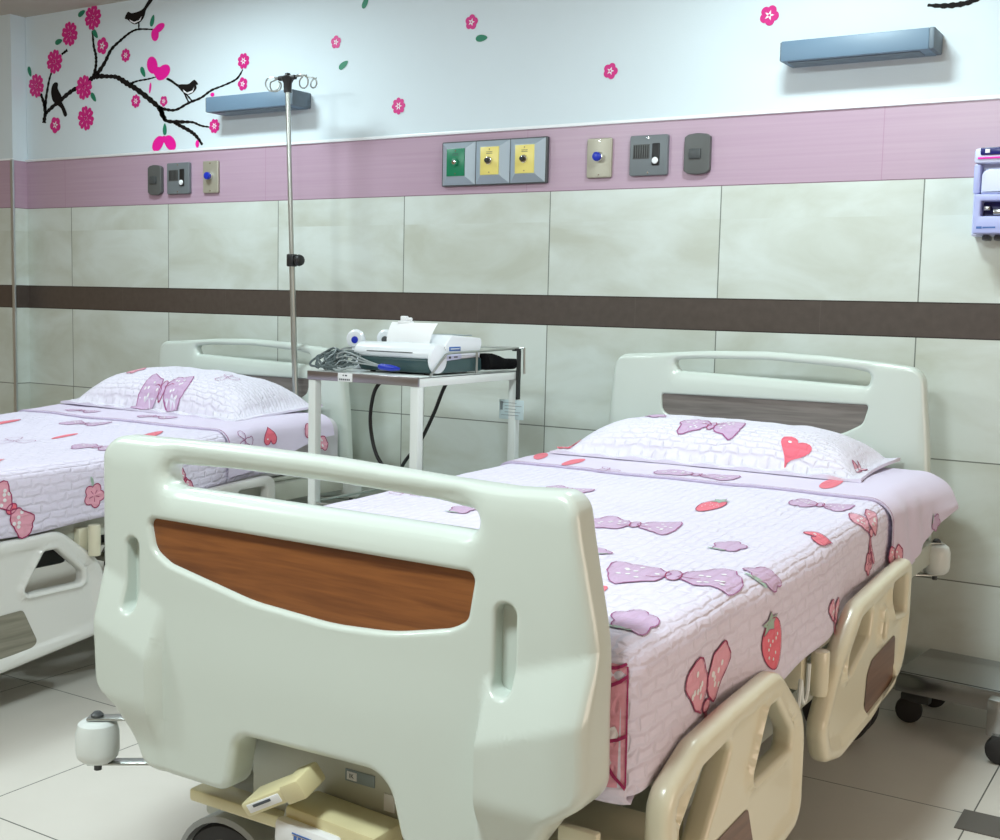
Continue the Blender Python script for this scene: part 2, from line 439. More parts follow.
# ------------------------------------------------------------------ camera
CF, CY, CP, CR = 1199.3774, -.5533042, .0981989, .0224892
def setup_camera():
    cy, sy, cp, sp = math.cos(CY), math.sin(CY), math.cos(CP), math.sin(CP)
    fw = Vector((sy * cp, cy * cp, -sp)); rt = Vector((cy, -sy, 0)); up = rt.cross(fw)
    cr, sr = math.cos(CR), math.sin(CR)
    r2 = rt * cr + up * sr; u2 = up * cr - rt * sr
    cam = bpy.data.cameras.new('camera'); cam.sensor_width = 36; cam.lens = 36 * CF / 1000
    o = bpy.data.objects.new('camera', cam); COL.objects.link(o)
    m = Matrix((r2, u2, -fw)).transposed().to_4x4(); m.translation = Vector((0, -3.51194, 1.09678)); o.matrix_world = m
    cam.clip_start = .05; SC.camera = o
setup_camera()

# ------------------------------------------------------------------ the room
def room():
    bm = NB(); box(bm, -6.2, 2.2, -4.8, .02, -.06, 0); struct('floor', bm, 'floor', smooth=False)
    bm = NB(); box(bm, -6.2, 2.2, -3.9, .02, 2.303, 2.36); struct('ceiling', bm, 'ceil', smooth=False)
    bm = NB(); box(bm, -4.69, 2.2, 0, .12, 0, 1.673, mi=0); box(bm, -4.69, 2.2, .004, .12, 1.673, 2.303, mi=1)
    struct('wall_back', bm, ['tile', 'paint'], smooth=False)
    bm = NB(); box(bm, -6.2, -4.69, -.072, .12, 0, 1.673, mi=0); box(bm, -6.2, -4.692, -.070, .12, 1.673, 2.303, mi=1)
    struct('wall_left', bm, ['tile', 'paint'], smooth=False)
    bm = NB(); box(bm, -4.69, 2.2, -.007, .004, 1.671, 1.682, .002); box(bm, -6.2, -4.687, -.075, -.0695, 1.673, 1.681, .001)
    struct('trim_1', bm, 'trim')
    bm = NB(); box(bm, -4.702, -4.684, -.078, -.068, 0, 1.676, .003); struct('trim_2', bm, 'alu')
room()

# wall sticker outlines, metres on the wall plane (x, z)
STROKES= [[(-4.571, 1.837, 0.0138), (-4.561, 1.873, 0.0123), (-4.526, 1.896, 0.0138), (-4.451, 1.932, 0.0154), (-4.382, 1.963, 0.0154), (-4.313, 1.982, 0.0138), (-4.252, 2.006, 0.0169), (-4.228, 2.012, 0.02), (-4.156, 2.006, 0.0138), (-4.098, 1.998, 0.0154), (-4.04, 1.97, 0.0184), (-3.982, 1.942, 0.0169), (-3.903, 1.895, 0.0169), (-3.842, 1.852, 0.0138), (-3.809, 1.804, 0.0108)], [(-4.561, 1.873, 0.0123), (-4.569, 1.919, 0.0108), (-4.591, 1.966, 0.0092)], [(-4.564, 1.898, 0.0123), (-4.552, 1.955, 0.0092), (-4.532, 2.019, 0.0077), (-4.512, 2.058, 0.0061)], [(-4.447, 2.122, 0.0077), (-4.409, 2.137, 0.0108)], [(-4.24, 2.017, 0.0123), (-4.227, 2.059, 0.0092), (-4.227, 2.098, 0.0092), (-4.24, 2.139, 0.0077), (-4.247, 2.203, 0.0061)], [(-4.222, 2.019, 0.0169), (-4.173, 2.063, 0.0123), (-4.131, 2.114, 0.0108), (-4.072, 2.147, 0.0092), (-4.014, 2.173, 0.0077), (-3.963, 2.181, 0.0069), (-3.879, 2.172, 0.0046)], [(-4.017, 1.964, 0.0108), (-3.976, 1.973, 0.0061), (-3.914, 1.976, 0.0061), (-3.863, 1.981, 0.0038)], [(-3.853, 1.861, 0.0102), (-3.81, 1.848, 0.0102), (-3.75, 1.842, 0.0085), (-3.678, 1.864, 0.0085), (-3.608, 1.88, 0.0076), (-3.55, 1.905, 0.0076), (-3.481, 1.92, 0.0059), (-3.414, 1.939, 0.0068), (-3.381, 1.972, 0.0034)], [(-3.841, 1.854, 0.0169), (-3.808, 1.804, 0.0119), (-3.726, 1.793, 0.0119), (-3.655, 1.787, 0.0076), (-3.608, 1.771, 0.0068), (-3.562, 1.763, 0.0051)], [(-3.762, 1.791, 0.0068), (-3.726, 1.778, 0.0119), (-3.667, 1.752, 0.0119), (-3.632, 1.729, 0.0102), (-3.6, 1.695, 0.0068)]]
BIRDS= [[(-3.622, 1.934), (-3.633, 1.947), (-3.645, 1.953), (-3.66, 1.947), (-3.678, 1.939), (-3.714, 1.941), (-3.737, 1.943), (-3.773, 1.964), (-3.795, 1.972), (-3.802, 1.966), (-3.773, 1.952), (-3.737, 1.931), (-3.708, 1.908), (-3.678, 1.897), (-3.649, 1.904), (-3.631, 1.919), (-3.633, 1.931)], [(-4.046, 2.232), (-4.038, 2.248), (-4.024, 2.258), (-4.005, 2.25), (-3.967, 2.252), (-3.936, 2.261), (-3.911, 2.285), (-3.899, 2.295), (-3.88, 2.292), (-3.883, 2.284), (-3.905, 2.266), (-3.92, 2.251), (-3.93, 2.227), (-3.955, 2.208), (-3.987, 2.203), (-4.012, 2.214), (-4.031, 2.227)], [(-4.477, 2.004), (-4.495, 2.006), (-4.513, 1.993), (-4.52, 1.961), (-4.508, 1.927), (-4.477, 1.907), (-4.454, 1.891), (-4.434, 1.857), (-4.415, 1.864), (-4.433, 1.898), (-4.451, 1.924), (-4.453, 1.948), (-4.475, 1.978), (-4.473, 1.994)]]
LEGS= [[(-3.702, 1.907), (-3.676, 1.867)], [(-3.692, 1.903), (-3.657, 1.871)], [(-3.962, 2.209), (-3.962, 2.182)]]
BELLY= [[(-3.708, 1.92), (-3.684, 1.906), (-3.654, 1.912), (-3.643, 1.926), (-3.652, 1.905), (-3.68, 1.899), (-3.702, 1.909)], [(-4.018, 2.226), (-3.99, 2.213), (-3.961, 2.217), (-3.943, 2.232), (-3.953, 2.214), (-3.987, 2.206), (-4.012, 2.217)]]
BIG= [(-4.242, 2.256), (-4.392, 2.203), (-4.494, 2.095), (-4.619, 2.001), (-4.304, 1.971), (-4.294, 1.841)]
ROS= [(-4.184, 2.134, 0.036, 5), (-4.042, 2.083, 0.028, 8), (-3.983, 1.892, 0.028, 8), (-3.818, 1.881, 0.022, 5), (-4.494, 1.824, 0.036, 5), (-3.377, 2.004, 0.031, 8), (-3.381, 1.917, 0.026, 5), (-3.533, 1.765, 0.029, 8), (-2.916, 2.033, 0.024, 5), (-2.321, 2.045, 0.026, 5), (-2.626, 1.784, 0.03, 8), (-1.785, 1.839, 0.026, 5), (-1.265, 1.959, 0.03, 5)]
LEAF= [(-4.314, 2.281, 20), (-4.465, 2.177, 10), (-4.229, 2.188, -50), (-4.663, 2.066, -70), (-4.244, 1.926, -50), (-3.882, 2.207, 70), (-3.939, 2.007, -60), (-3.813, 1.768, 90), (-2.88, 1.948, 30), (-2.781, 2.161, 60), (-2.279, 1.988, 0)]
PET= [(-3.859, 2.16), (-3.846, 2.013), (-3.821, 1.717), (-3.897, 1.94), (-3.628, 1.7), (-3.544, 1.89), (-3.88, 2.027), (-3.816, 1.995), (-3.843, 1.71), (-3.793, 1.708)]
TOPSTROKE= [(-0.812, 1.94), (-0.764, 1.933), (-0.712, 1.934), (-0.669, 1.945)]
# ------------------------------------------------------------------ wall decals (vinyl stickers on the painted wall)
WY = .0036
def WM(x, z, d=0): return (x, WY - d, z)
def stroke(bm, pts, d=.0003, mi=0):
    """tapering painted line: pts (x, z, width)"""
    c = crom([Vector((p[0], p[1], p[2])) for p in pts], 8)
    L, R = [], []
    for i, p in enumerate(c):
        t = Vector((c[min(i + 1, len(c) - 1)] - c[max(i - 1, 0)])[:2]); t = t.normalized() if t.length else Vector((1, 0))
        n = Vector((-t.y, t.x)); w = p.z * (.5 + .10 * math.sin(i * 1.9))
        L.append(bm.verts.new(WM(p.x + n.x * w * 1.8, p.y + n.y * w * 1.15, d))); R.append(bm.verts.new(WM(p.x - n.x * w * 1.8, p.y - n.y * w * 1.15, d)))
    for i in range(len(c) - 1):
        f = bm.faces.new((L[i], R[i], R[i + 1], L[i + 1])); f.material_index = mi
def decals():
    bm = NB()
    for s in STROKES: stroke(bm, s)
    single('branch_decal', bm, 'decblack', 'long black curving cherry branch sticker on the white wall at upper left', 'wall decal', smooth=False)
    bm = NB(); stroke(bm, [(p[0], p[1], w) for p, w in zip(TOPSTROKE, (.006, .012, .012, .008))])
    single('branch_decal', bm, 'decblack', 'short black branch tip sticker high on the wall at far upper right', 'wall decal', smooth=False)
    names = ['black bird sticker perched low on the right-hand twig, tail raised left',
             'black bird sticker on the upper twig, tail pointing up to the ceiling',
             'slim upright black bird sticker on the lower left of the branch, tail hanging down']
    legs = [[0, 1], [2], []]; bel = [[0], [1], []]
    for i, b in enumerate(BIRDS):
        bm = NB(); sm = [(p.x, p.y) for p in crom([Vector((q[0], q[1], 0)) for q in b], 4, True)]
        flat(bm, sm, WM, .0008)
        for k in legs[i]: stroke(bm, [(q[0], q[1], .005) for q in LEGS[k]], .0008)
        for k in bel[i]: flat(bm, BELLY[k], WM, .0014, 1)
        single('bird_decal', bm, ['decblack', 'decwhite'], names[i], 'wall decal', 'bird stickers on the branch', smooth=False)
    def heart(bm, cx, cz, ang, L, W, mi, d):
        pts = []
        for k in range(20):
            t = 2 * PI * k / 20
            u = .5 + .5 * math.cos(t); w = math.sin(t) * (.35 + .65 * u) * .5
            if abs(t) < .01: u = .86
            if k in (1, 19): u = .95
            pts.append((u * L, w * W))
        ca, sa = math.cos(ang), math.sin(ang)
        flat(bm, [(cx + u * ca - w * sa, cz + u * sa + w * ca) for u, w in pts], WM, d, mi)
    big = ['topmost many-petalled magenta blossom sticker, just under the ceiling', 'large magenta blossom sticker second from the ceiling, left of the topmost one',
           'large magenta blossom sticker on the upper left twig above the upright bird', 'large magenta blossom sticker at the far left end of the branch',
           'large magenta blossom sticker overlapping the thick branch in its middle', 'large magenta blossom sticker below the thick branch, touching nothing']
    for i, (x, z) in enumerate(BIG):
        bm = NB(); a0 = .3 + i * .5
        for k in range(6): heart(bm, x + .007 * math.cos(a0 + k * PI / 3), z + .007 * math.sin(a0 + k * PI / 3), a0 + k * PI / 3, .047, .052, 0, .0012)
        for k in range(6):
            a = a0 + k * PI / 3
            flat(bm, [(x + r * math.cos(a + e), z + r * math.sin(a + e)) for r, e in ((.020, 0), (.032, .09), (.037, 0), (.032, -.09))], WM, .0016, 1)
        flat(bm, [(x + .008 * math.cos(t * PI / 4), z + .008 * math.sin(t * PI / 4)) for t in range(8)], WM, .0018, 0)
        single('blossom_decal', bm, ['magenta', 'ppinkd'], big[i], 'wall decal', 'large blossom stickers', smooth=False)
    rl = ['round five-petalled magenta blossom sticker under the topmost blossom', 'small toothed magenta blossom sticker below the upper bird', 'small toothed magenta blossom sticker below the descending branch',
          'small five-petalled blossom sticker left of the low perched bird', 'five-petalled blossom sticker at bottom left under the upright bird', 'toothed blossom sticker at the right tip of the branch above the wall lamp',
          'five-petalled blossom sticker just above the left wall lamp', 'toothed blossom sticker left of the left wall lamp at a lower twig end',
          'lone small pink blossom sticker right of the drip stand top', 'lone pink blossom sticker with a green leaf at its lower right', 'lone toothed pink blossom sticker above the left end of the outlet panel',
          'lone pink blossom sticker above the blue call button', 'lone pink blossom sticker left of and above the right wall lamp']
    for i, (x, z, r, n) in enumerate(ROS):
        bm = NB(); N = 60; pts = []
        for k in range(N):
            t = 2 * PI * k / N; q = abs(math.cos(n * t / 2 + .3 * i))
            pts.append((x + r * (.74 + .26 * q ** .6) * math.cos(t), z + r * (.74 + .26 * q ** .6) * math.sin(t)))
        flat(bm, pts, WM, .0012, 0)
        pts = []
        m = n if n == 5 else 6
        for k in range(4 * m):
            t = 2 * PI * k / (4 * m); q = r * (.52 if k % 4 == 0 else .17 if k % 4 == 2 else .30); pts.append((x + q * math.cos(t), z + q * math.sin(t)))
        flat(bm, pts, WM, .0017, 1)
        flat(bm, [(x + r * .13 * math.cos(t * PI / 4), z + r * .13 * math.sin(t * PI / 4)) for t in range(8)], WM, .0021, 0)
        single('blossom_decal', bm, ['magenta', 'decwhite'], rl[i], 'wall decal', 'small blossom stickers', smooth=False)
    ll = ['green leaf sticker left of the topmost blossom', 'green leaf sticker left of the second highest blossom', 'green leaf sticker right of the stem under the topmost blossom',
          'green leaf sticker above the far left blossom', 'green leaf sticker right under the blossom on the thick branch', 'green leaf sticker right of the upper bird', 'green leaf sticker left of the hot pink heart-shaped petals',
          'green leaf sticker above the hot pink petals at the lower end of the branch', 'small green leaf sticker below the lone blossom right of the drip stand top', 'small green leaf sticker at the top edge right of the drip stand',
          'green leaf sticker at the lower right of a lone pink blossom']
    for i, (x, z, a) in enumerate(LEAF):
        bm = NB(); a = math.radians(a); pts = []; L = .024
        for k in range(16):
            t = 2 * PI * k / 16; u = L * math.cos(t); w = .0115 * math.sin(t) * (1 - .25 * math.cos(t)) if k not in (0, 8) else 0
            pts.append((x + u * math.cos(a) - w * math.sin(a), z + u * math.sin(a) + w * math.cos(a)))
        flat(bm, pts, WM, .001); single('leaf_decal', bm, 'decgreen', ll[i], 'wall decal', 'green leaf stickers', smooth=False)
    def ell(bm, x, z, rx, rz, a):
        a = math.radians(a)
        flat(bm, [(x + rx * math.cos(t * PI / 10) * math.cos(a) - rz * math.sin(t * PI / 10) * math.sin(a), z + rx * math.cos(t * PI / 10) * math.sin(a) + rz * math.sin(t * PI / 10) * math.cos(a)) for t in range(20)], WM, .0011 + .0003 * random.random())
    P = [([(PET[0][0] + .016, PET[0][1] + .014, .034, .016, 20), (PET[0][0] - .008, PET[0][1] - .010, .022, .026, 10)], 'hot pink folded petal sticker at the tip of the upper twig'),
         ([(-3.884, 2.030, .030, .036, 28), (-3.822, 1.996, .044, .028, 22), (-3.850, 2.000, .026, .020, 0)], 'hot pink heart-shaped petal sticker above the descending branch'),
         ([(-3.853, 1.712, .038, .026, 38), (-3.782, 1.712, .038, .026, -38), (-3.818, 1.728, .018, .014, 0)], 'hot pink heart-shaped petal sticker under the lower end of the branch'),
         ([(PET[3][0], PET[3][1], .006, .022, -10)], 'thin pink petal sticker hanging under a short twig'),
         ([(PET[4][0], PET[4][1], .010, .015, 0)], 'tiny pink bud sticker beside the lowest twig tip'),
         ([(PET[5][0], PET[5][1] - .002, .011, .008, 0)], 'tiny pink bud sticker just above the left corner of the left wall lamp')]
    for es, lab in P:
        bm = NB()
        for e in es: ell(bm, *e)
        single('petal_decal', bm, 'hot', lab, 'wall decal', 'pink petal stickers', smooth=False)
M['ppinkd'] = plain('decal_pale_pink', (.80, .40, .58), .5)
decals()

# ------------------------------------------------------------------ wall fittings
def wall_fittings():
    for x0, x1, lab in ((-3.48, -3.035, 'blue-grey box wall lamp behind the drip stand at left'), (-1.193, -.765, 'blue-grey box wall lamp above the right-hand bed')):
        t = thing('wall_lamp', lab, 'wall lamp', ((x0 + x1) / 2, 0, 1.80), 'wall lamps')
        bm = NB(); box(bm, x0 + .004, x1 - .014, -.1, .006, 1.80, 1.857, .003); finish('housing', bm, 'lampblue', t)
        bm = NB(); box(bm, x1 - .016, x1, -.099, .006, 1.801, 1.858, .004); finish('end_cap', bm, 'lampend', t)
        bm = NB(); box(bm, x0, x0 + .006, -.098, .006, 1.802, 1.855, .002); finish('end_cap', bm, 'lampend', t)
        bm = NB(); box(bm, x0 + .02, x1 - .04, -.085, -.02, 1.797, 1.803, .002); finish('diffuser', bm, 'lampend', t)
    def plate(name, x0, x1, z0, z1, th, mat, lab, cat, group, arch=0):
        t = thing(name, lab, cat, ((x0 + x1) / 2, 0, z0), group)
        bm = NB()
        if arch:
            xm = (x0 + x1) / 2
            o = fillet([(x0, z0 + arch, .006), (x0 + .012, z0 + .002, .01), (xm, z0 - .002, .1), (x1 - .012, z0 + .002, .01), (x1, z0 + arch, .006), (x1, z1 - arch, .006), (x1 - .012, z1 - .002, .01), (xm, z1 + .002, .1), (x0 + .012, z1 - .002, .01), (x0, z1 - arch, .006)])
        else: o = fillet([(x0, z0, .006), (x1, z0, .006), (x1, z1, .006), (x0, z1, .006)])
        board(bm, o, [], th, .003, XZ(-th / 2)); finish('plate', bm, mat, t); return t
    for x0, x1, z0, z1, lab in ((-3.894, -3.816, 1.503, 1.623, 'dark grey arched light switch, leftmost of the left group of fittings'), (-1.513, -1.428, 1.502, 1.624, 'dark grey arched light switch, rightmost of the right group of fittings')):
        t = plate('light_switch', x0, x1, z0, z1, .018, 'swgrey', lab, 'switch', 'arched light switches', .010)
        xm = (x0 + x1) / 2
        bm = NB(); box(bm, xm - .024, xm + .014, -.024, -.014, 1.548, 1.578, .002); finish('rocker', bm, 'swdark', t)
    for x0, x1, lab in ((-3.783, -3.657, 'slate grey nurse-call intercom between the left light switch and left call button'), (-1.699, -1.569, 'slate grey nurse-call intercom between the right call button and right light switch')):
        t = plate('intercom', x0, x1, 1.503, 1.628, .016, 'swgrey2', lab, 'intercom', 'nurse-call intercoms')
        w = x1 - x0
        bm = NB(); box(bm, x0 + .012, x0 + w * .53, -.0175, -.012, 1.555, 1.600, .001); finish('speaker_grille', bm, 'swgrey', t)
        for k in range(7):
            xx = x0 + .016 + k * (w * .53 - .022) / 6
            bm = NB(); box(bm, xx, xx + .0028, -.0185, -.017, 1.558, 1.597, 0); finish('slot', bm, 'black', t, smooth=False)
        bm = NB(); box(bm, x0 + w * .60, x0 + w * .80, -.0195, -.012, 1.533, 1.602, .003); finish('button_strip', bm, 'black', t)
        bm = NB(); cyl(bm, (x0 + w * .70, -.019, 1.548), (0, -1, 0), .0105, .006, 18, 0, .002); finish('call_light', bm, 'paper', t)
        for zz in (1.512, 1.619):
            bm = NB(); cyl(bm, (x0 + w * .5, -.0155, zz), (0, -1, 0), .003, .002, 10); finish('screw', bm, 'chrome', t)
    for x0, x1, lab in ((-3.583, -3.500, 'beige call plate with blue button, rightmost of the left group'), (-1.854, -1.765, 'beige call plate with blue button beside the outlet panel, right group')):
        t = plate('call_button', x0, x1, 1.502, 1.628, .012, 'beige', lab, 'button', 'blue call buttons')
        xm = (x0 + x1) / 2
        bm = NB(); cyl(bm, (xm, -.011, 1.568), (0, -1, 0), .016, .012, 24, 0, .003); finish('collar', bm, 'chrome', t)
        bm = NB(); cyl(bm, (xm, -.02, 1.568), (0, -1, 0), .0145, .016, 24, 0, .004); finish('button', bm, 'blue', t)
        for zz in (1.511, 1.619):
            bm = NB(); cyl(bm, (xm, -.0115, zz), (0, -1, 0), .003, .002, 10); finish('screw', bm, 'chrome', t)
    # gas outlet panel
    t = thing('gas_outlet_panel', 'aluminium wall panel with one green and two yellow gas outlets', 'outlet panel', (-2.218, 0, 1.49))
    X0, X1, Z0, Z1 = -2.422, -2.000, 1.492, 1.644
    bm = NB(); board(bm, fillet([(X0, Z0, .004), (X1, Z0, .004), (X1, Z1, .004), (X0, Z1, .004)]), [], .014, .002, XZ(-.007)); finish('back_plate', bm, 'swdark', t)
    w = (X1 - X0 - .008) / 3
    for k, (mt, lab) in enumerate((('outgreen', 'green outlet plate'), ('outyellow', 'yellow outlet plate, middle'), ('outyellow', 'yellow outlet plate, right'))):
        a = X0 + .004 + k * w; b = a + w - .003; z0, z1 = Z0 + .004, Z1 - .004
        bm = NB(); ins = (.036, .026)
        A = [bm.verts.new((x, y, z)) for x, y, z in ((a, -.014, z0), (b, -.014, z0), (b, -.014, z1), (a, -.014, z1))]
        B = [bm.verts.new((x, -.034, z)) for x, z in ((a + ins[0] * .8, z0 + ins[1]), (b - ins[0] * .8, z0 + ins[1]), (b - ins[0] * .8, z1 - ins[1] * .8), (a + ins[0] * .8, z1 - ins[1] * .8))]
        for i in range(4): bm.faces.new((A[i], A[(i + 1) % 4], B[(i + 1) % 4], B[i]))
        bm.faces.new(B)
        fr = finish('bezel', bm, 'outgrey', t, smooth=False)
        xa, xb, za, zb = a + ins[0] * .8 + .002, b - ins[0] * .8 - .002, z0 + ins[1] + .002, z1 - ins[1] * .8 - .002
        bm = NB(); box(bm, xa, xb, -.037, -.033, za, zb, .001); q = finish('outlet_plate', bm, mt, t); q['label'] = lab
        xm, zm = (xa + xb) / 2, (za + zb) / 2
        bm = NB(); cyl(bm, (xm, -.036, zm), (0, -1, 0), .0135, .009, 20, 0, .002); finish('outlet_ring', bm, 'chrome' if k else 'outgreen', t)
        bm = NB(); cyl(bm, (xm - .001, -.044, zm), (0, -1, 0), .0085, .012 if k else .003, 16, 0, .002); finish('outlet_socket', bm, 'black' if k else 'chrome', t)
        for zz in (za + .008, zb - .008):
            bm = NB(); cyl(bm, (xm, -.0365, zz), (0, -1, 0), .0022, .0015, 8); finish('screw', bm, 'chrome', t)
        bm = NB()
        for r in range(2): box(bm, xm - .012, xm + .012, -.0376, -.0369, zb - .018 - r * .005, zb - .0165 - r * .005)
        finish('fine_print', bm, 'ink', t, smooth=False)
    # hand sanitiser / soap dispenser at the right edge
    t = thing('hand_dispenser', 'lilac and navy wall dispenser at the right edge of the picture', 'dispenser', (-.58, 0, 1.30))
    x0, x1 = -.652, -.500
    bm = NB(); board(bm, fillet([(x0, 1.302, .006), (x1, 1.302, .006), (x1, 1.50, .01), (x1 - .01, 1.535, .012), (x0 + .01, 1.535, .012), (x0, 1.47, .02)]), [], .05, .006, XZ(-.025)); finish('backing', bm, 'lilac2', t)
    bm = NB(); board(bm, fillet([(x0 + .012, 1.306, .004), (x1 - .012, 1.306, .004), (x1 - .012, 1.41, .004), (x0 + .012, 1.41, .004)]), [fillet([(x0 + .030, 1.352, .003), (x1 - .03, 1.352, .003), (x1 - .03, 1.392, .003), (x0 + .03, 1.392, .003)])], .055, .004, XZ(-.0725)); finish('lower_cover', bm, 'lilac', t)
    bm = NB(); box(bm, x0 + .03, x1 - .03, -.055, -.047, 1.350, 1.395); finish('dark_window', bm, 'navy', t)
    bm = NB(); box(bm, x0 + .034, x0 + .052, -.085, -.055, 1.368, 1.38, .003); box(bm, x0 + .058, x0 + .09, -.08, -.055, 1.356, 1.372, .003); finish('nozzle', bm, 'steel', t)
    bm = NB(); board(bm, fillet([(x0 + .024, 1.412, .004), (x1 - .024, 1.412, .004), (x1 - .024, 1.478, .02), (x0 + .024, 1.478, .02)]), [], .03, .006, XZ(-.065)); finish('reservoir', bm, 'lilac2', t)
    bm = NB(); box(bm, x0 + .004, x0 + .022, -.082, -.045, 1.412, 1.492, .006); finish('side_cheek', bm, 'lilac', t)
    bm = NB(); box(bm, x0 + .004, x1 - .004, -.088, -.01, 1.492, 1.532, .008); finish('top_cap', bm, 'lilac2', t)
    bm = NB(); box(bm, x0 + .02, x1 - .02, -.092, -.086, 1.513, 1.533, .004); finish('display', bm, 'navy', t)
    bm = NB(); box(bm, x0 + .032, x0 + .044, -.0935, -.0915, 1.518, 1.528, .001); finish('display_icon', bm, 'paper', t)
    bm = NB(); box(bm, x0 + .014, x1 - .014, -.0915, -.087, 1.503, 1.508, .001); finish('pink_stripe', bm, 'shoot', t)
    bm = NB()
    for k in range(3): box(bm, x0 + .030 + k * .03, x0 + .050 + k * .03, -.06, -.02, 1.290, 1.304, .004)
    finish('drip_feet', bm, 'swdark', t)
    bm = NB(); box(bm, x0 + .022, x0 + .036, -.1008, -.0995, 1.319, 1.325); box(bm, x0 + .038, x0 + .07, -.1008, -.0995, 1.320, 1.324); finish('small_logo', bm, 'labelblue', t, smooth=False)
wall_fittings()
# ------------------------------------------------------------------ hospital bed
FX = -1.130           # centre line of the foot end
def segd(px, pz, ax, az, bx, bz):
    t = max(0, min(1, ((px - ax) * (bx - ax) + (pz - az) * (bz - az)) / ((bx - ax) ** 2 + (bz - az) ** 2)))
    return math.hypot(px - ax - t * (bx - ax), pz - az - t * (bz - az))
def foot_relief(u, v):
    dx = abs(u - FX)
    ve = .515 + .06 * max(0, min(1, (dx - .30) / .17))
    lob = sstep(.298, .314, dx) * max(0, min(1, (ve + .085 - v) / .085)) * (1 - .85 * sstep(.455, .36, v)) * (.038 if u > FX else .028)
    d = max(0, segd(u, v, -1.405, .816, -.885, .812) - .024); s = max(0, 1 - d / .045); soft = -.014 * s * s
    e = min(.468 - dx, .866 - v); e = max(0, 1 - max(0, e) / .05); soft -= .010 * e * e
    # gentle bulge of the middle field
    return lob + soft + .004 * sstep(.34, .28, dx) * sstep(.62, .50, v)
def head_relief(u, v):
    d = max(0, segd(u, v, -1.42, .92, -.89, .91) - .018); s = max(0, 1 - d / .04); r = -.010 * s * s
    e = min(.478 - abs(u + 1.178), .972 - v); e = max(0, 1 - max(0, e) / .04); return r - .008 * e * e
def make_bed():
    t = thing('hospital_bed', 'cream plastic hospital bed in the foreground, its reddish-brown wood footboard inlay facing the camera', 'bed', (-1.15, -1.2, 0))
    # footboard
    TH, Y = .056, -2.172
    out = fillet([(-1.478, .328, .035), (-1.290, .328, .03), (-1.272, .425, .03), (-.985, .430, .05), (-.955, .328, .03), (-.782, .328, .035), (-.712, .430, .04), (-.658, .470, .04),
                  (-.662, .66, .5), (-.690, .80, .3), (-.700, .860, .062), (-.80, .8545, .3), (-.90, .857, .5), (-1.109, .866, .8), (-1.30, .869, .8), (-1.580, .866, .045), (-1.580, .66, .5), (-1.570, .455, .04), (-1.528, .425, .04)], 8)
    slot = fillet([(-1.438, .792, .022), (-.848, .788, .02), (-.846, .818, .028), (-.92, .8265, .3), (-1.11, .832, .8), (-1.30, .833, .8), (-1.441, .829, .022)], 7)
    woodo = [(-1.468, .741, .012), (-1.456, .690, .03), (-1.422, .672, .05), (-1.246, .638, .4), (-1.09, .628, .5), (-.983, .634, .4), (-.882, .656, .2), (-.856, .672, .02), (-.845, .738, .012)]
    wd = fillet(woodo, 7)
    s1 = fillet([(-1.518, .584, .0135), (-1.490, .584, .0135), (-1.490, .705, .0135), (-1.518, .705, .0135)], 8)
    s2 = fillet([(-.812, .582, .015), (-.780, .582, .015), (-.780, .704, .015), (-.812, .704, .015)], 8)
    bm = NB(); board(bm, out, [slot, wd, s1, s2], TH, .013, XZ(Y), .0075, foot_relief, 5, hb=[.015, .008, .006, .006])
    fb = finish('footboard', bm, 'plastic', t, ang=50)
    bm = NB(); flat(bm, offs(wd if area2(wd) > 0 else wd[::-1], -.006), XZ(Y), .0175); o = finish('wood_inlay', bm, 'wood', fb); o['label'] = 'reddish-brown cherry wood inlay'
    for x0, x1 in ((-1.528, -1.48), (-.822, -.77)):
        bm = NB(); box(bm, x0, x1, Y - .006, Y, .575, .715); finish('grip_recess', bm, 'plastic', fb)
    # headboard
    hy = -.178
    ho = fillet([(-1.672, .45, .04), (-.682, .45, .04), (-.699, .72, .5), (-.722, .944, .05), (-.84, .956, .4), (-1.0, .967, .6), (-1.16, .972, .8), (-1.34, .967, .6), (-1.52, .953, .4), (-1.640, .946, .05), (-1.660, .72, .5)], 8)
    hs = fillet([(-1.432, .905, .014), (-.868, .888, .014), (-.858, .926, .02), (-.93, .937, .3), (-1.15, .949, .8), (-1.38, .943, .5), (-1.450, .935, .016)], 7)
    hw = fillet([(-1.478, .834, .008), (-1.476, .782, .03), (-1.40, .745, .12), (-1.15, .728, .5), (-.94, .748, .2), (-.876, .785, .03), (-.862, .838, .008)], 6)
    bm = NB(); board(bm, ho, [hs, hw], .044, .012, XZ(hy), .02, head_relief, 4, hb=[.010, .006])
    hb = finish('headboard', bm, 'plastic', t, ang=50)
    bm = NB(); flat(bm, offs(hw if area2(hw) > 0 else hw[::-1], -.006), XZ(hy), .014); o = finish('wood_inlay', bm, 'greywood', hb); o['label'] = 'grey-brown wood inlay'
    # side rails
    fo = fillet([(-2.00, .158, .12), (-1.84, .168, .2), (-1.535, .203, .05), (-1.508, .235, .05), (-1.510, .400, .11), (-1.655, .513, .08), (-1.85, .506, .3), (-1.99, .496, .08), (-2.10, .455, .05), (-2.108, .20, .07)], 7)
    fr = fillet([(-1.705, .464, .012), (-1.665, .464, .02), (-1.585, .390, .02), (-1.585, .360, .012), (-1.775, .360, .012)], 6)
    fl = fillet([(-1.862, .466, .012), (-1.985, .455, .03), (-2.062, .39, .03), (-2.062, .27, .014), (-2.035, .265, .01)], 6)
    fp = fillet([(-1.775, .315, .008), (-1.735, .228, .008), (-1.755, .218, .008), (-1.99, .205, .01), (-1.955, .310, .01)], 5)
    hdo = fillet([(-.757, .548, .035), (-.757, .40, .2), (-.80, .295, .08), (-1.05, .251, .3), (-1.27, .240, .1), (-1.370, .262, .05), (-1.408, .335, .04), (-1.300, .455, .2), (-1.18, .525, .12), (-.95, .540, .3)], 7)
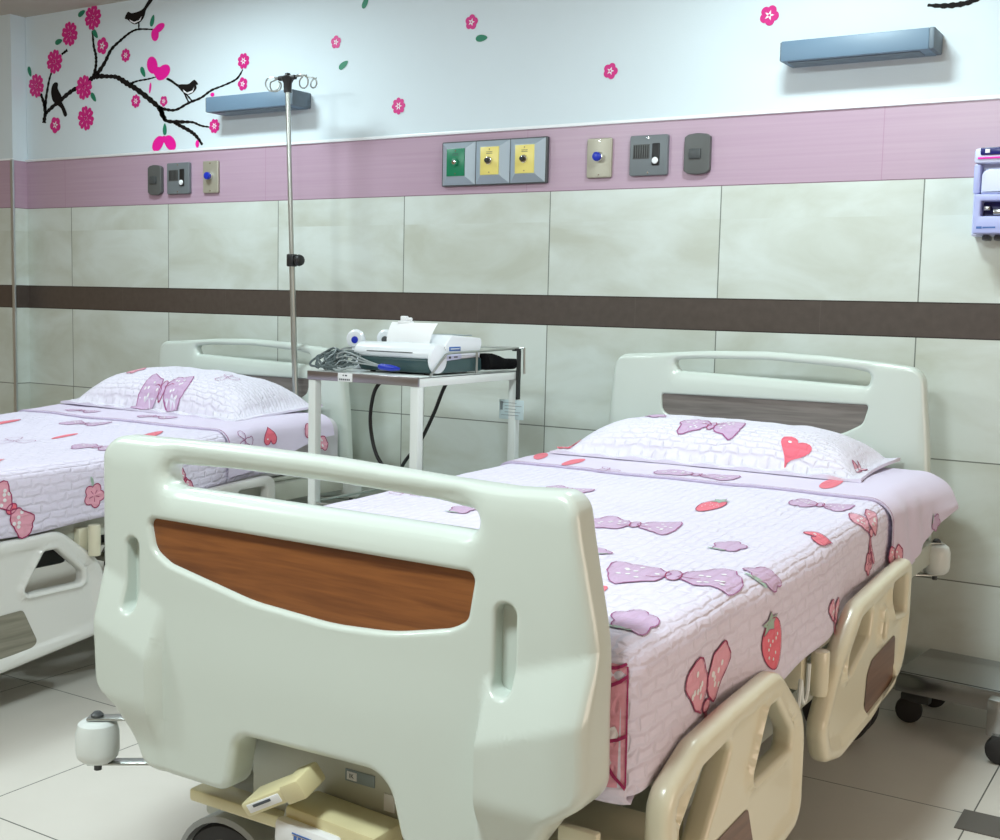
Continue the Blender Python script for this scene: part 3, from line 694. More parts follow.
    hr = fillet([(-.800, .517, .015), (-.925, .515, .012), (-.932, .487, .03), (-.890, .442, .012), (-.800, .430, .012)], 5)
    hl = fillet([(-1.085, .502, .012), (-1.105, .442, .01), (-1.262, .392, .012), (-1.245, .440, .03), (-1.170, .492, .02)], 5)
    ht = fillet([(-.985, .472, .006), (-.962, .44, .012), (-.975, .405, .012), (-1.004, .42, .012), (-.995, .445, .01)], 5)
    hp = fillet([(-.868, .385, .008), (-.866, .292, .01), (-.895, .285, .01), (-1.092, .272, .008), (-1.080, .354, .02), (-1.050, .375, .02)], 5)
    def rail(side, outl, holes, panel, nm):
        xx = -.617 if side > 0 else -1.650
        dy, dz = (0, 0) if side > 0 else ((.28, -.03) if outl is fo else (.27, -.055))
        mp = lambda u, v, h: (xx + h * side, u + dy, v + dz)
        def rl(u, v):
            d = min(segd(u, v, *outl[i - 1], *outl[i]) for i in range(len(outl)))
            e = min(segd(u, v, *q[i - 1], *q[i]) for q in holes for i in range(len(q)))
            return -.009 * sstep(.026, .040, d) * sstep(.010, .018, e)
        bm = NB(); board(bm, outl, holes + [panel], .038, .014, mp, .011, rl, 4, hb=[.010] * len(holes) + [.004])
        r = finish('side_rail', bm, 'railcream', t, ang=50); r['label'] = nm
        bm = NB(); flat(bm, offs(panel if area2(panel) > 0 else panel[::-1], -.006), mp, .0115); flat(bm, offs(panel if area2(panel) > 0 else panel[::-1], -.006), mp, -.0115)
        finish('wood_inlay', bm, 'railwood', r); return r
    for s in (1, -1):
        w = 'near' if s > 0 else 'far'
        r = rail(s, fo, [fr, fl], fp, 'foot-end guard rail'); r['rail'] = 'foot'
        r = rail(s, hdo, [hr, hl, ht], hp, 'head-end guard rail')
        r['rail'] = 'head'
        # swing brackets carrying the rails
        xi = -.662 if s > 0 else -1.605
        for y0, zz in ((-1.355, .385), (-1.93, .33)):
            bm = NB()
            if y0 == -1.355: cyl(bm, (xi + .037 * s, y0, zz), (0, 0, 1), .017, .085, 18, 0, .003); box(bm, min(xi - .12 * s, xi + .012 * s), max(xi - .12 * s, xi + .012 * s), y0 - .03, y0 + .005, zz + .01, zz + .075, .004)
            else:
                tube(bm, crom([(xi - .10 * s, y0, .40), (xi - .03 * s, y0, .42), (xi, y0, .36), (xi - .005 * s, y0, .28)], 5), .014, 8)
            finish('rail_bracket', bm, 'railcream', t)
    # drainage hook beside the right hinge
    bm = NB(); tube(bm, crom([(-.632, y, z) for y, z in ((-1.400, .455), (-1.404, .405), (-1.418, .388), (-1.434, .398), (-1.445, .435), (-1.455, .385), (-1.472, .362), (-1.490, .375), (-1.508, .412))], 6), .0042, 8)
    finish('wire_hook', bm, 'white', t)
    # frame
    cx = -1.15
    bm = NB()
    for s in (1, -1): box(bm, cx + s * .46 - .02, cx + s * .46 + .02, -2.10, -.21, .425, .485, .006)
    for y in (-2.05, -1.5, -.95, -.30): box(bm, cx - .44, cx + .44, y - .025, y + .025, .43, .475, .005)
    finish('mattress_frame', bm, 'frame', t)
    bm = NB(); box(bm, cx - .45, cx + .45, -2.08, -.26, .487, .50, .004); finish('deck', bm, 'frame', t)
    bm = NB()
    for s in (1, -1): box(bm, cx + s * .33 - .025, cx + s * .33 + .025, -2.02, -.36, .19, .25, .008)
    for y in (-2.0, -.40): box(bm, cx - .36, cx + .36, y - .035, y + .035, .18, .245, .008)
    finish('base_frame', bm, 'frame', t)
    for y in (-1.75, -.75):
        bm = NB()
        for s in (1, -1):
            v = box(bm, cx + s * .25 - .015, cx + s * .25 + .015, -.03, .03, -.17, .17, .006)
            bmesh.ops.transform(bm, matrix=Matrix.Translation((0, y, .335)) @ Matrix.Rotation(.75, 4, 'X'), verts=v)
        tube(bm, [(cx - .27, y - .1, .22), (cx + .27, y - .1, .22)], .015, 10); tube(bm, [(cx - .27, y + .1, .445), (cx + .27, y + .1, .445)], .015, 10)
        finish('lift_arm', bm, 'frame', t)
    bm = NB(); box(bm, cx - .09, cx + .09, -1.5, -1.1, .26, .36, .015); lathe(bm, (cx, -1.1, .31), (0, 1, 0), [(0, 0), (.03, 0), (.03, .3), (.018, .3), (.018, .45), (0, .45)], 16); finish('lift_motor', bm, 'swdark', t)
    # casters
    for sx in (1, -1):
        for y in (-2.045, -.50):
            x = cx + sx * .255 if y < -1 else cx + sx * .33
            x += .005
            root = None
            R_ = .104 if y < -1 else .088
            bm = NB(); cyl(bm, (x, y, .225), (0, 0, -1), .028, .03, 16, 0, .004); box(bm, x - .034, x + .034, y - .034, y + .036, .178, .200, .008)
            for q in (-.005, .001): box(bm, x - .016, x + .016, y + q, y + q + .004, R_ - .02, .185, .001)
            cs = finish('caster', bm, 'hub', t)
            for q in (-.034, .034):
                bm = NB()
                lathe(bm, (x, y + q - .012, R_), (0, 1, 0), [(R_ - .028, 0), (R_ - .005, .001), (R_, .006), (R_, .018), (R_ - .005, .023), (R_ - .028, .024), (R_ - .028, 0)], 36)
                wh = finish('wheel', bm, 'rubber', cs)
                bm = NB(); cyl(bm, (x, y + q - .0125, R_), (0, 1, 0), R_ - .026, .025, 30, 0, .006); finish('hub_cap', bm, 'hub', cs)
            bm = NB(); lathe(bm, (x, y, R_), (0, 1, 0), [(R_ + .004, -.052), (R_ + .014, -.05), (R_ + .014, .05), (R_ + .004, .052)], 36)
            for v in [v for v in bm.verts if v.co.z < R_ + .03]: bm.verts.remove(v)
            finish('wheel_guard', bm, 'greyrub', cs)
    # corner bumpers
    def bumper(x, y, z, r, h, sx, sy):
        for zz in (z + h + .002, z - .006):
            bm = NB(); box(bm, -.016, .15, -.014, .014, 0, .004, .001, mat=Matrix.Translation((x, y, zz)) @ Matrix.Rotation((0 if sx < 0 else PI) + (.62 if sx < 0 else -.62) * (1 if sy < 0 else -1), 4, 'Z'))
            b = finish('bumper_bracket', bm, 'polesteel', t)
        bm = NB(); lathe(bm, (x, y, z), (0, 0, 1), [(0, 0), (r * .72, 0), (r * .93, h * .10), (r, h * .25), (r * .99, h * .72), (r * .88, h * .92), (r * .66, h), (0, h)], 28)
        finish('bumper_roller', bm, 'white', b)
        bm = NB(); cyl(bm, (x, y, z - .018), (0, 0, 1), .007, .014, 10); finish('bolt', bm, 'swdark', b)
        bm = NB(); lathe(bm, (x, y, z + h + .006), (0, 0, 1), [(0, 0), (.011, 0), (.011, .004), (.006, .009), (0, .010)], 14); finish('bolt', bm, 'swdark', b)
    bumper(-1.694, -2.115, .264, .038, .074, -1, -1); bumper(-.600, -2.06, .264, .038, .074, 1, -1)
    bumper(-.662, -.205, .400, .037, .078, 1, 1); bumper(-1.705, -.205, .400, .037, .078, -1, 1)
    # foot end: back panel, cross bar, central-lock pedal and label box
    bm = NB(); box(bm, -1.33, -.90, -2.105, -2.085, .27, .50, .004); pn = finish('end_panel', bm, 'frame', t)
    bm = NB(); box(bm, -1.135, -1.078, -2.1068, -2.104, .355, .374, .0005); finish('sticker', bm, 'labelgrey', pn)
    bm = NB(); box(bm, -1.131, -1.112, -2.1078, -2.1065, .358, .371, .0004); finish('sticker_mark', bm, 'paper', pn)
    text('sticker_text', 'IK', .010, 'ink', pn, (-1.1215, -2.1081, .3645))
    bm = NB(); box(bm, -1.060, -1.040, -2.1068, -2.104, .325, .352, .0005); finish('sticker', bm, 'paper', pn)
    bm = NB(); box(bm, -1.455, -.80, -2.125, -2.075, .250, .272, .005); finish('cross_bar', bm, 'cream', t)
    bm = NB(); box(bm, -.79, -.63, -2.14, -1.98, .300, .372, .006); box(bm, -.74, -.68, -2.145, -2.13, .36, .40, .004); finish('end_bracket', bm, 'railcream', t)
    mt = Matrix.Translation((-1.185, -2.195, .356)) @ Matrix.Scale(.86, 4) @ Matrix.Rotation(-.50, 4, 'Y') @ Matrix.Rotation(.25, 4, 'X')
    bm = NB(); box(bm, -.075, .075, -.030, .030, -.014, .014, .005, mat=mt); box(bm, .030, .078, -.033, .033, -.019, .019, .006, mat=mt); pd = finish('brake_pedal', bm, 'cream', t)
    bm = NB(); box(bm, -.062, .022, -.0315, -.022, -.008, .009, .002, mat=mt); finish('pedal_pad', bm, 'paper', pd)
    bm = NB(); box(bm, -.045, .0, -.0335, -.030, .001, .006, .001, mat=mt); finish('pedal_mark', bm, 'ink', pd)
    bm = NB(); tube(bm, [(-1.19, -2.16, .335), (-1.215, -2.15, .26), (-1.25, -2.12, .19)], .013, 4); finish('pedal_lever', bm, 'polesteel', pd)
    mt = Matrix.Translation((-1.108, -2.15, .292)) @ Matrix.Rotation(.05, 4, 'Y')
    bm = NB(); box(bm, -.082, .090, -.035, .04, -.030, .034, .006, mat=mt); cb = finish('control_box', bm, 'cream', t)
    bm = NB(); box(bm, -.088, .032, -.052, -.03, -.024, .018, .008, mat=mt); finish('label_holder', bm, 'paper', cb)
    bm = NB(); box(bm, .038, .075, -.044, -.03, -.028, .014, .005, mat=mt); finish('label_cap', bm, 'paper', cb)
    bm = NB()
    for k in range(4): box(bm, -.046 + k * .008, -.041 + k * .008, -.0535, -.0515, -.014, .002, 0, mat=mt)
    box(bm, -.050, -.012, -.0535, -.0515, .005, .0065, 0, mat=mt); box(bm, -.010, -.004, -.0535, -.0515, -.012, .004, 0, mat=mt)
    finish('label_print', bm, 'labelblue', cb, smooth=False)
    return t
M['labelgrey'] = plain('label_grey_blue', (.25, .31, .34), .4)
def copy_tree(o, parent=None, root=True):
    c = o.copy(); COL.objects.link(c); c.parent = parent
    for ch in [q for q in bpy.data.objects if q.parent == o and q != c]: copy_tree(ch, c, False)
    return c
bed = make_bed()
bed['group'] = 'hospital beds'
bed2 = copy_tree(bed)
bed2.location = (-1.15 - 1.995, -1.2, 0)
bed2['label'] = 'hospital bed at far left, cut off by the picture edge, drip stand at its head'
for o in [q for q in bpy.data.objects if q.parent == bed2 and q.name.startswith('wire_hook')]: bpy.data.objects.remove(o)
for o in list(bpy.data.objects):
    if o.parent == bed2:
        if o.name.startswith('side_rail'):
            o.location = (-.035, .2, -.045) if o.get('rail') == 'foot' else (-.02, .12, -.02)
            for q in o.children:
                if q.name.startswith('wood_inlay'):
                    q.data = q.data.copy(); q.data.materials[0] = M['railgrey']
            o.data = o.data.copy(); o.data.materials[0] = M['raillit']
        if o.name.startswith('headboard'): o.location.z = -.034
for o in bpy.data.objects:
    if 'rail' in o.keys(): del o['rail']

# ------------------------------------------------------------------ bed linen
class Bed:
    """rounded-box surface that cloth and prints are laid on; a = distance across from the centre line along the cloth"""
    def __init__(s, cx, W, y0, y1, zt, hem, R=.045, flare=.006, ph=0):
        s.cx, s.W, s.y0, s.y1, s.zt, s.hem, s.R, s.flare, s.ph = cx, W, y0, y1, zt, hem, R, flare, ph
    def xc(s, y): return s.cx(y) if callable(s.cx) else s.cx
    def raw(s, a, y):
        z = s.zt(y); W = s.W; c = s.xc(y)
        if abs(a) <= W: return Vector((c + a, y, z))
        return Vector((c + math.copysign(W, a), y, z - (abs(a) - W)))
    def rnd(s, p, y):
        R = s.R; W = s.W; z = s.zt(p.y); c = s.xc(p.y)
        q = Vector((max(c - W + R, min(c + W - R, p.x)), max(p.y, s.y0 + R), min(p.z, z - R)))
        d = p - q
        if d.length < 1e-7: return p, Vector((0, 0, 1))
        n = d.normalized(); return q + n * R, n
    def put(s, p, off):
        p, n = s.rnd(p, p.y)
        drop = max(0, s.zt(p.y) - p.z)
        w = drop * .06 * math.sin(p.y * 7.5 + s.ph) + drop * .03 * math.sin(p.y * 19 + 1 + s.ph)
        if n.x > .5: p = p + Vector((w + s.flare * drop / .15, 0, 0))
        elif n.x < -.5: p = p - Vector((w, 0, 0))
        top = max(0, n.z); p = p + Vector((0, 0, top * (.0035 * noise.noise(Vector((p.x * 5, p.y * 5, s.ph))) + .0015 * noise.noise(Vector((p.x * 16, p.y * 16, s.ph))))))
        return p + n * off
    def P(s, a, y, off=0): return s.put(s.raw(a, y), off)
    def F(s, x, z, off=0): return s.put(Vector((x, s.y0, z)), off)
def uvset(f, uvs, layer):
    for l, u in zip(f.loops, uvs): l[layer].uv = u
def cloth(bm, fn, us, vs, uvf, mi=0, off=0):
    L = bm.loops.layers.uv.get('UVMap') or bm.loops.layers.uv.new('UVMap')
    g = [[bm.verts.new(fn(u, v)) for v in vs] for u in us]
    for i in range(len(us) - 1):
        for j in range(len(vs) - 1):
            try: f = bm.faces.new((g[i][j], g[i + 1][j], g[i + 1][j + 1], g[i][j + 1]))
            except ValueError: continue
            f.material_index = mi; uvset(f, [uvf(us[i], vs[j]), uvf(us[i + 1], vs[j]), uvf(us[i + 1], vs[j + 1]), uvf(us[i], vs[j + 1])], L)
def lin(a, b, n): return [a + (b - a) * k / n for k in range(n + 1)]
def blob(bm, fn, c, pts, mi, off=.0012, rings=3, uvo=(0, 0)):
    """star-shaped print laid on the cloth"""
    L = bm.loops.layers.uv.get('UVMap') or bm.loops.layers.uv.new('UVMap'); n = len(pts)
    rr = [[bm.verts.new(fn(c[0] + (p[0] - c[0]) * k / rings, c[1] + (p[1] - c[1]) * k / rings, off)) for p in pts] for k in range(1, rings + 1)]
    co = [[(c[0] + (p[0] - c[0]) * k / rings, c[1] + (p[1] - c[1]) * k / rings) for p in pts] for k in range(1, rings + 1)]
    v0 = bm.verts.new(fn(c[0], c[1], off))
    for i in range(n):
        j = (i + 1) % n
        f = bm.faces.new((v0, rr[0][i], rr[0][j])); f.material_index = mi; uvset(f, [c, co[0][i], co[0][j]], L)
        for k in range(rings - 1):
            f = bm.faces.new((rr[k][i], rr[k + 1][i], rr[k + 1][j], rr[k][j])); f.material_index = mi
            uvset(f, [co[k][i], co[k + 1][i], co[k + 1][j], co[k][j]], L)
def line(bm, fn, pts, w, mi, off=.002, closed=True):
    L = bm.loops.layers.uv.get('UVMap') or bm.loops.layers.uv.new('UVMap'); n = len(pts); A, B, U = [], [], []
    for i in range(n):
        a = Vector(pts[i - 1] if closed or i else pts[0]); b = Vector(pts[(i + 1) % n] if closed or i < n - 1 else pts[-1]); t = b - a
        t = t.normalized() if t.length > 1e-9 else Vector((1, 0)); m = Vector((-t.y, t.x)) * w / 2 * (.75 + .5 * abs(math.sin(i * 1.7)))
        p = Vector(pts[i]); A.append(bm.verts.new(fn(p.x + m.x, p.y + m.y, off))); B.append(bm.verts.new(fn(p.x - m.x, p.y - m.y, off))); U.append(tuple(p))
    for i in range(n if closed else n - 1):
        j = (i + 1) % n
        f = bm.faces.new((A[i], B[i], B[j], A[j])); f.material_index = mi; uvset(f, [U[i], U[i], U[j], U[j]], L)
PR = {'mauve': 1, 'pink': 2, 'coral': 3, 'dark': 4, 'plum': 5, 'green': 6, 'white': 7}
PM = ['pmauve', 'ppink', 'pcoral', 'pdark', 'pplum', 'pgreen', 'pwhite']
def shape(kind, n=26, seed=0):
    """unit outlines"""
    rnd = random.Random(seed); out = []
    for k in range(n):
        t = 2 * PI * k / n
        if kind == 'lobe': r = 1 + .08 * math.cos(3 * t + seed) + rnd.uniform(-.07, .07); out.append((r * math.cos(t), .62 * r * math.sin(t) * (.74 + .26 * math.cos(t)) + .05 * math.sin(5 * t + seed)))
        elif kind == 'heart':
            x = 16 * math.sin(t) ** 3; y = 13 * math.cos(t) - 5 * math.cos(2 * t) - 2 * math.cos(3 * t) - math.cos(4 * t); out.append((x / 16, (y + 2) / 15))
        elif kind == 'straw': r = 1; out.append((.82 * math.cos(t) * (1 + .25 * math.sin(t)), 1.05 * math.sin(t)))
        elif kind == 'flower': r = .72 + .28 * abs(math.cos(2.5 * t + .4)); out.append((r * math.cos(t), r * math.sin(t)))
        else: out.append((math.cos(t), math.sin(t)))
    return out
def xf(pts, cx, cy, sx, sy, ang):
    ca, sa = math.cos(ang), math.sin(ang)
    return [(cx + x * sx * ca - y * sy * sa, cy + x * sx * sa + y * sy * ca) for x, y in pts]
def dots(bm, fn, cx, cy, sx, sy, ang, n, r, mi, seed, ymax=.75):
    rnd = random.Random(seed)
    for k in range(n):
        a = rnd.uniform(0, 2 * PI); q = math.sqrt((k + .5) / n) * ymax
        c = xf([(q * math.cos(a + k * 2.4), q * math.sin(a + k * 2.4))], cx, cy, sx, sy, ang)[0]
        blob(bm, fn, c, xf(shape('c', 8), c[0], c[1], r, r, 0), mi, .0018, 1)
def stamp(bm, fn, kind, cx, cy, s, ang=0, asp=1, seed=1, lw=.0024):
    sh = s * asp
    if kind == 'bow':
        for sg in (1, -1):
            a = ang + (0 if sg > 0 else PI) + sg * .12
            o = xf([(.58, 0)], cx, cy, s * sg, sh, ang)[0]
            p = xf(shape('lobe', 26, seed + sg), o[0], o[1], s * .50, sh * .95, a)
            blob(bm, fn, o, p, PR['mauve']); dots(bm, fn, o[0], o[1], s * .45, sh * .40, a, 8, s * .045, PR['white'], seed + sg); line(bm, fn, p, lw, PR['plum'])
            ln = xf([(.12, .04), (.3, .12), (.42, .10)], cx, cy, s * sg, sh, ang); line(bm, fn, ln, lw * .7, PR['dark'], closed=False)
        p = xf(shape('c', 14), cx, cy, s * .13, sh * .22, ang); blob(bm, fn, (cx, cy), p, PR['mauve'], .0016); line(bm, fn, p, lw * .8, PR['dark'], .0024)
    elif kind == 'pinkbow':
        for sg in (1, -1):
            a = ang + (0 if sg > 0 else PI) + .1
            o = xf([(.58, 0)], cx, cy, s * sg, sh, ang)[0]
            p = xf(shape('lobe', 24, seed + sg), o[0], o[1], s * .55, sh * .75, a)
            blob(bm, fn, o, p, PR['pink']); dots(bm, fn, o[0], o[1], s * .4, sh * .4, a, 5, s * .07, PR['white'], seed); line(bm, fn, p, lw * 1.2, PR['dark'])
        p = xf(shape('c', 14), cx, cy, s * .16, sh * .2, ang); blob(bm, fn, (cx, cy), p, PR['coral']); line(bm, fn, p, lw, PR['dark'])
    elif kind == 'ribbon':
        for sg in (1, -1):
            o = xf([(.42 * sg, -.45)], cx, cy, s, sh, ang)[0]
            p = [(o[0] + (.40 + .06 * math.cos(4 * t + sg)) * s * math.cos(t) * (1 - .35 * math.sin(t)) + .12 * s * sg * -math.sin(t), o[1] + .58 * sh * math.sin(t) * (1 + .08 * math.cos(5 * t))) for t in [2 * PI * k / 28 for k in range(28)]]
            blob(bm, fn, o, p, PR['pink'], .0012 + .0004 * (sg > 0)); dots(bm, fn, o[0], o[1], s * .3, sh * .45, 0, 7, s * .05, PR['white'], seed + sg, .8); line(bm, fn, p, lw * 1.1, PR['dark'], .0024)
            tl = xf([(.0, .12), (.10 * sg + .05, .5), (.30 * sg + .35, 1.05), (.12 * sg + .42, 1.12), (-.06 * sg, .5)], cx, cy, s, sh, ang)
            c2 = (sum(q[0] for q in tl) / 5, sum(q[1] for q in tl) / 5); blob(bm, fn, c2, tl, PR['pink'], .0011, 2); line(bm, fn, tl, lw, PR['dark'], .0022)
        p = xf(shape('c', 14), cx, cy + sh * .1, s * .16, sh * .13, ang); blob(bm, fn, (cx, cy + sh * .1), p, PR['pink'], .0022); line(bm, fn, p, lw, PR['dark'], .0028)
    elif kind == 'heart':
        p = xf(shape('heart', 30), cx, cy, s, sh, ang); blob(bm, fn, (cx, cy), p, PR['coral'], rings=4)
        line(bm, fn, p, lw, PR['dark'] if seed % 2 else PR['coral']); q = xf([(-.45, .35)], cx, cy, s, sh, ang)[0]
        blob(bm, fn, q, xf(shape('c', 8), q[0], q[1], s * .13, s * .1, ang), PR['white'], .0018, 1)
    elif kind == 'straw':
        p = xf(shape('straw', 24), cx, cy, s, sh, ang); blob(bm, fn, (cx, cy), p, PR['coral']); dots(bm, fn, cx, cy, s * .8, sh * .8, ang, 9, s * .06, PR['white'], seed); line(bm, fn, p, lw * .7, PR['dark'])
        q = xf([(0, .95)], cx, cy, s, sh, ang)[0]; g = [((1 if k % 2 else .5) * math.cos(k * PI / 5), (1 if k % 2 else .5) * math.sin(k * PI / 5)) for k in range(10)]
        blob(bm, fn, q, xf(g, q[0], q[1], s * .75, sh * .42, ang), PR['green'], .002); line(bm, fn, xf(g, q[0], q[1], s * .75, sh * .42, ang), lw * .4, PR['plum'], .0024)
    elif kind == 'flower':
        p = xf(shape('flower', 40), cx, cy, s, sh, ang); blob(bm, fn, (cx, cy), p, PR['pink'] if seed % 2 else PR['mauve']); line(bm, fn, p, lw, PR['dark'] if seed % 2 else PR['plum'])
        for k in range(5):
            a = ang + k * 2 * PI / 5; line(bm, fn, [(cx + s * .15 * math.cos(a), cy + sh * .15 * math.sin(a)), (cx + s * .5 * math.cos(a), cy + sh * .5 * math.sin(a))], lw * .7, PR['dark'], closed=False)
        if seed % 3 == 0:
            q = xf([(-.5, -1.1)], cx, cy, s, sh, ang)[0]; blob(bm, fn, q, xf(shape('lobe', 14), q[0], q[1], s * .4, s * .3, ang + 1), PR['green'], .0016, 2)
    elif kind == 'drop':
        p = xf(shape('c', 18), cx, cy, s, sh, ang); blob(bm, fn, (cx, cy), p, PR['coral'])
    elif kind == 'outline':
        for k in range(3):
            p = xf(shape('lobe', 20, seed + k), cx + s * .5 * math.cos(k * 2.1 + ang), cy + sh * .5 * math.sin(k * 2.1 + ang), s * .5, sh * .6, ang + k * 2.1)
            line(bm, fn, p, lw * .8, PR['plum'])
    elif kind == 'rosebud':
        p = xf(shape('flower', 30), cx, cy, s, sh, ang); blob(bm, fn, (cx, cy), p, PR['mauve']); line(bm, fn, p, lw * .8, PR['plum'])
        q = xf([(-.6, .7)], cx, cy, s, sh, ang)[0]; blob(bm, fn, q, xf(shape('lobe', 14), q[0], q[1], s * .6, s * .3, ang + .4), PR['green'], .002, 2)
def make_quilt(B, yh, label, prints, foot=None):
    bm = NB(); W = B.W; y0 = B.y0; R = B.R
    def tside(k, sg):  # k 0..1 down the side
        return k
    ys = sorted(set([round(q, 5) for q in lin(y0, y0 + R, 6) + lin(y0 + R, yh, 60)]))
    # across: left hem .. right hem
    par = [('L', k / 10) for k in range(10, 0, -1)] + [('T', q) for q in (lin(-W, -W + R, 5)[:-1] + lin(-W + R, W - R, 44) + lin(W - R, W, 5)[1:])] + [('R', k / 12) for k in range(1, 13)]
    def aof(p, y):
        if p[0] == 'T': return p[1]
        d = B.zt(y) - B.hem(y); q = W + p[1] * d
        return q if p[0] == 'R' else -q
    ii = list(range(len(par)))
    cloth(bm, lambda i, y: B.P(aof(par[i], y), y), ii, ys, lambda i, y: (y, aof(par[i], y)))
    # turned-in hem on both sides
    for sg in (1, -1):
        def hemf(k, y, sg=sg):
            a = W + B.zt(y) - B.hem(y); p = B.P(sg * a, y)
            return p + Vector((-sg * (.010 if k == 1 else .016 if k == 2 else 0), 0, (-.004 if k == 1 else .012 if k == 2 else 0)))
        cloth(bm, hemf, [0, 1, 2], ys, lambda k, y: (y, .7 + k * .01))
    # foot face
    c = B.xc(y0); xs = [c + q for q in (lin(-W, -W + R, 5)[:-1] + lin(-W + R, W - R, 44) + lin(W - R, W, 5)[1:])]
    zt = B.zt(y0); h = B.hem(y0) - .004
    def ff(x, k):
        if k <= 10: return B.F(x, zt - (zt - h) * k / 10 if k else zt)
        p = B.F(x, h); return p + Vector((0, (.014, .03)[k - 11], (-.012, .002)[k - 11]))
    cloth(bm, ff, xs, list(range(13)), lambda x, k: (x, -.2 + (zt - h) * k / 10))
    fn = lambda a, y, off=0: B.P(a, y, off)
    UVfix = lambda u: u
    for pr in prints:
        stamp(bm, lambda y, a, off=0: B.P(a, y, off), *pr)
    if foot: foot(bm, B)
    bmesh.ops.remove_doubles(bm, verts=bm.verts, dist=.0002)
    bm.normal_update()
    return single('bedspread', bm, ['quilt'] + PM, label, 'bedspread', 'quilted bedspreads', ang=75)
def band_foot(bm, B):
    """pink print band on the folded foot corner"""
    fn = lambda x, z, off=0: B.F(x, z, off)
    x1 = B.xc(B.y0) + B.W - .002; L = bm.loops.layers.uv.get('UVMap') or bm.loops.layers.uv.new('UVMap')
    xs = lin(x1 - .30, x1 - .004, 12); zs = lin(B.hem(B.y0) + .012, B.zt(B.y0) - .025, 6)
    g = [[bm.verts.new(fn(x, z, .0012)) for z in zs] for x in xs]
    for i in range(12):
        for j in range(6):
            f = bm.faces.new((g[i][j], g[i + 1][j], g[i + 1][j + 1], g[i][j + 1])); f.material_index = PR['pink']
            uvset(f, [(xs[i], zs[j]), (xs[i + 1], zs[j]), (xs[i + 1], zs[j + 1]), (xs[i], zs[j + 1])], L)
    line(bm, fn, [(x1 - .003, z) for z in lin(zs[0], zs[-1], 14)], .004, PR['dark'], .002, False)
    for a, b in (((-.09, .165), (-.004, .185)), ((-.11, .135), (-.004, .163)), ((-.12, .075), (-.004, .082)), ((-.08, .105), (-.004, .010))):
        z0 = B.hem(B.y0); line(bm, fn, [(x1 + a[0] + (b[0] - a[0]) * k / 8, z0 + a[1] + (b[1] - a[1]) * k / 8 + .006 * math.sin(k * .8)) for k in range(9)], .0045, PR['dark'], .0022, False)
    rnd = random.Random(4)
    for k in range(9):
        c = (x1 - .02 - rnd.random() * .09, zs[0] + .02 + rnd.random() * .13); blob(bm, fn, c, xf(shape('flower', 10), c[0], c[1], .009, .012, 0), PR['white'], .0017, 1)
def make_sheet(B, yh0, yh1, hemf, flaref, label, prints):
    """plain sheet folded back over the quilt and hanging over the bed side"""
    bm = NB(); W = B.W; R = B.R
    ys = lin(yh0, yh1, 30)
    par = [('L', k / 8) for k in range(8, 0, -1)] + [('T', q) for q in (lin(-W, -W + R, 5)[:-1] + lin(-W + R, W - R, 30) + lin(W - R, W, 5)[1:])] + [('R', k / 14) for k in range(1, 15)]
    def aof(p, y):
        if p[0] == 'T': return p[1]
        q = W + p[1] * (B.zt(y) - hemf(y)); return q if p[0] == 'R' else -q
    def pos(a, y, off=0):
        p = B.P(a, y, off + .006)
        if a > W - R:
            d = (a - W + R); p.x += flaref(y) * min(1, d / .12) ** 1.2 + .005 * math.sin(y * 60) * min(1, d / .1) * sstep(yh1 - .02, yh0, y)
            # soft vertical folds where the sheet hangs
            p.x += .009 * math.exp(-((y - yh0 - .07) / .03) ** 2) * min(1, d / .06)
        return p
    ii = list(range(len(par)))
    cloth(bm, lambda i, y: pos(aof(par[i], y), y), ii, ys, lambda i, y: (y, aof(par[i], y)))
    # rolled fold edge along the quilt (dark stitch line)
    cloth(bm, lambda i, k: pos(aof(par[i], ys[0]), ys[0]) + Vector((0, .004 * k, -.0055 * k)), ii, [0, 1], lambda i, k: (k * .01, i * .01))
    line(bm, lambda y, a, off=0: pos(a, y, off), [(ys[0] + .006, a) for a in lin(-W, W + .10, 120)], .0026, PR['plum'], .0012, False)
    for pr in prints: stamp(bm, lambda y, a, off=0: pos(a, y, off), *pr)
    return single('bed_sheet', bm, ['sheet'] + PM, label, 'sheet', 'folded bed sheets', ang=80)
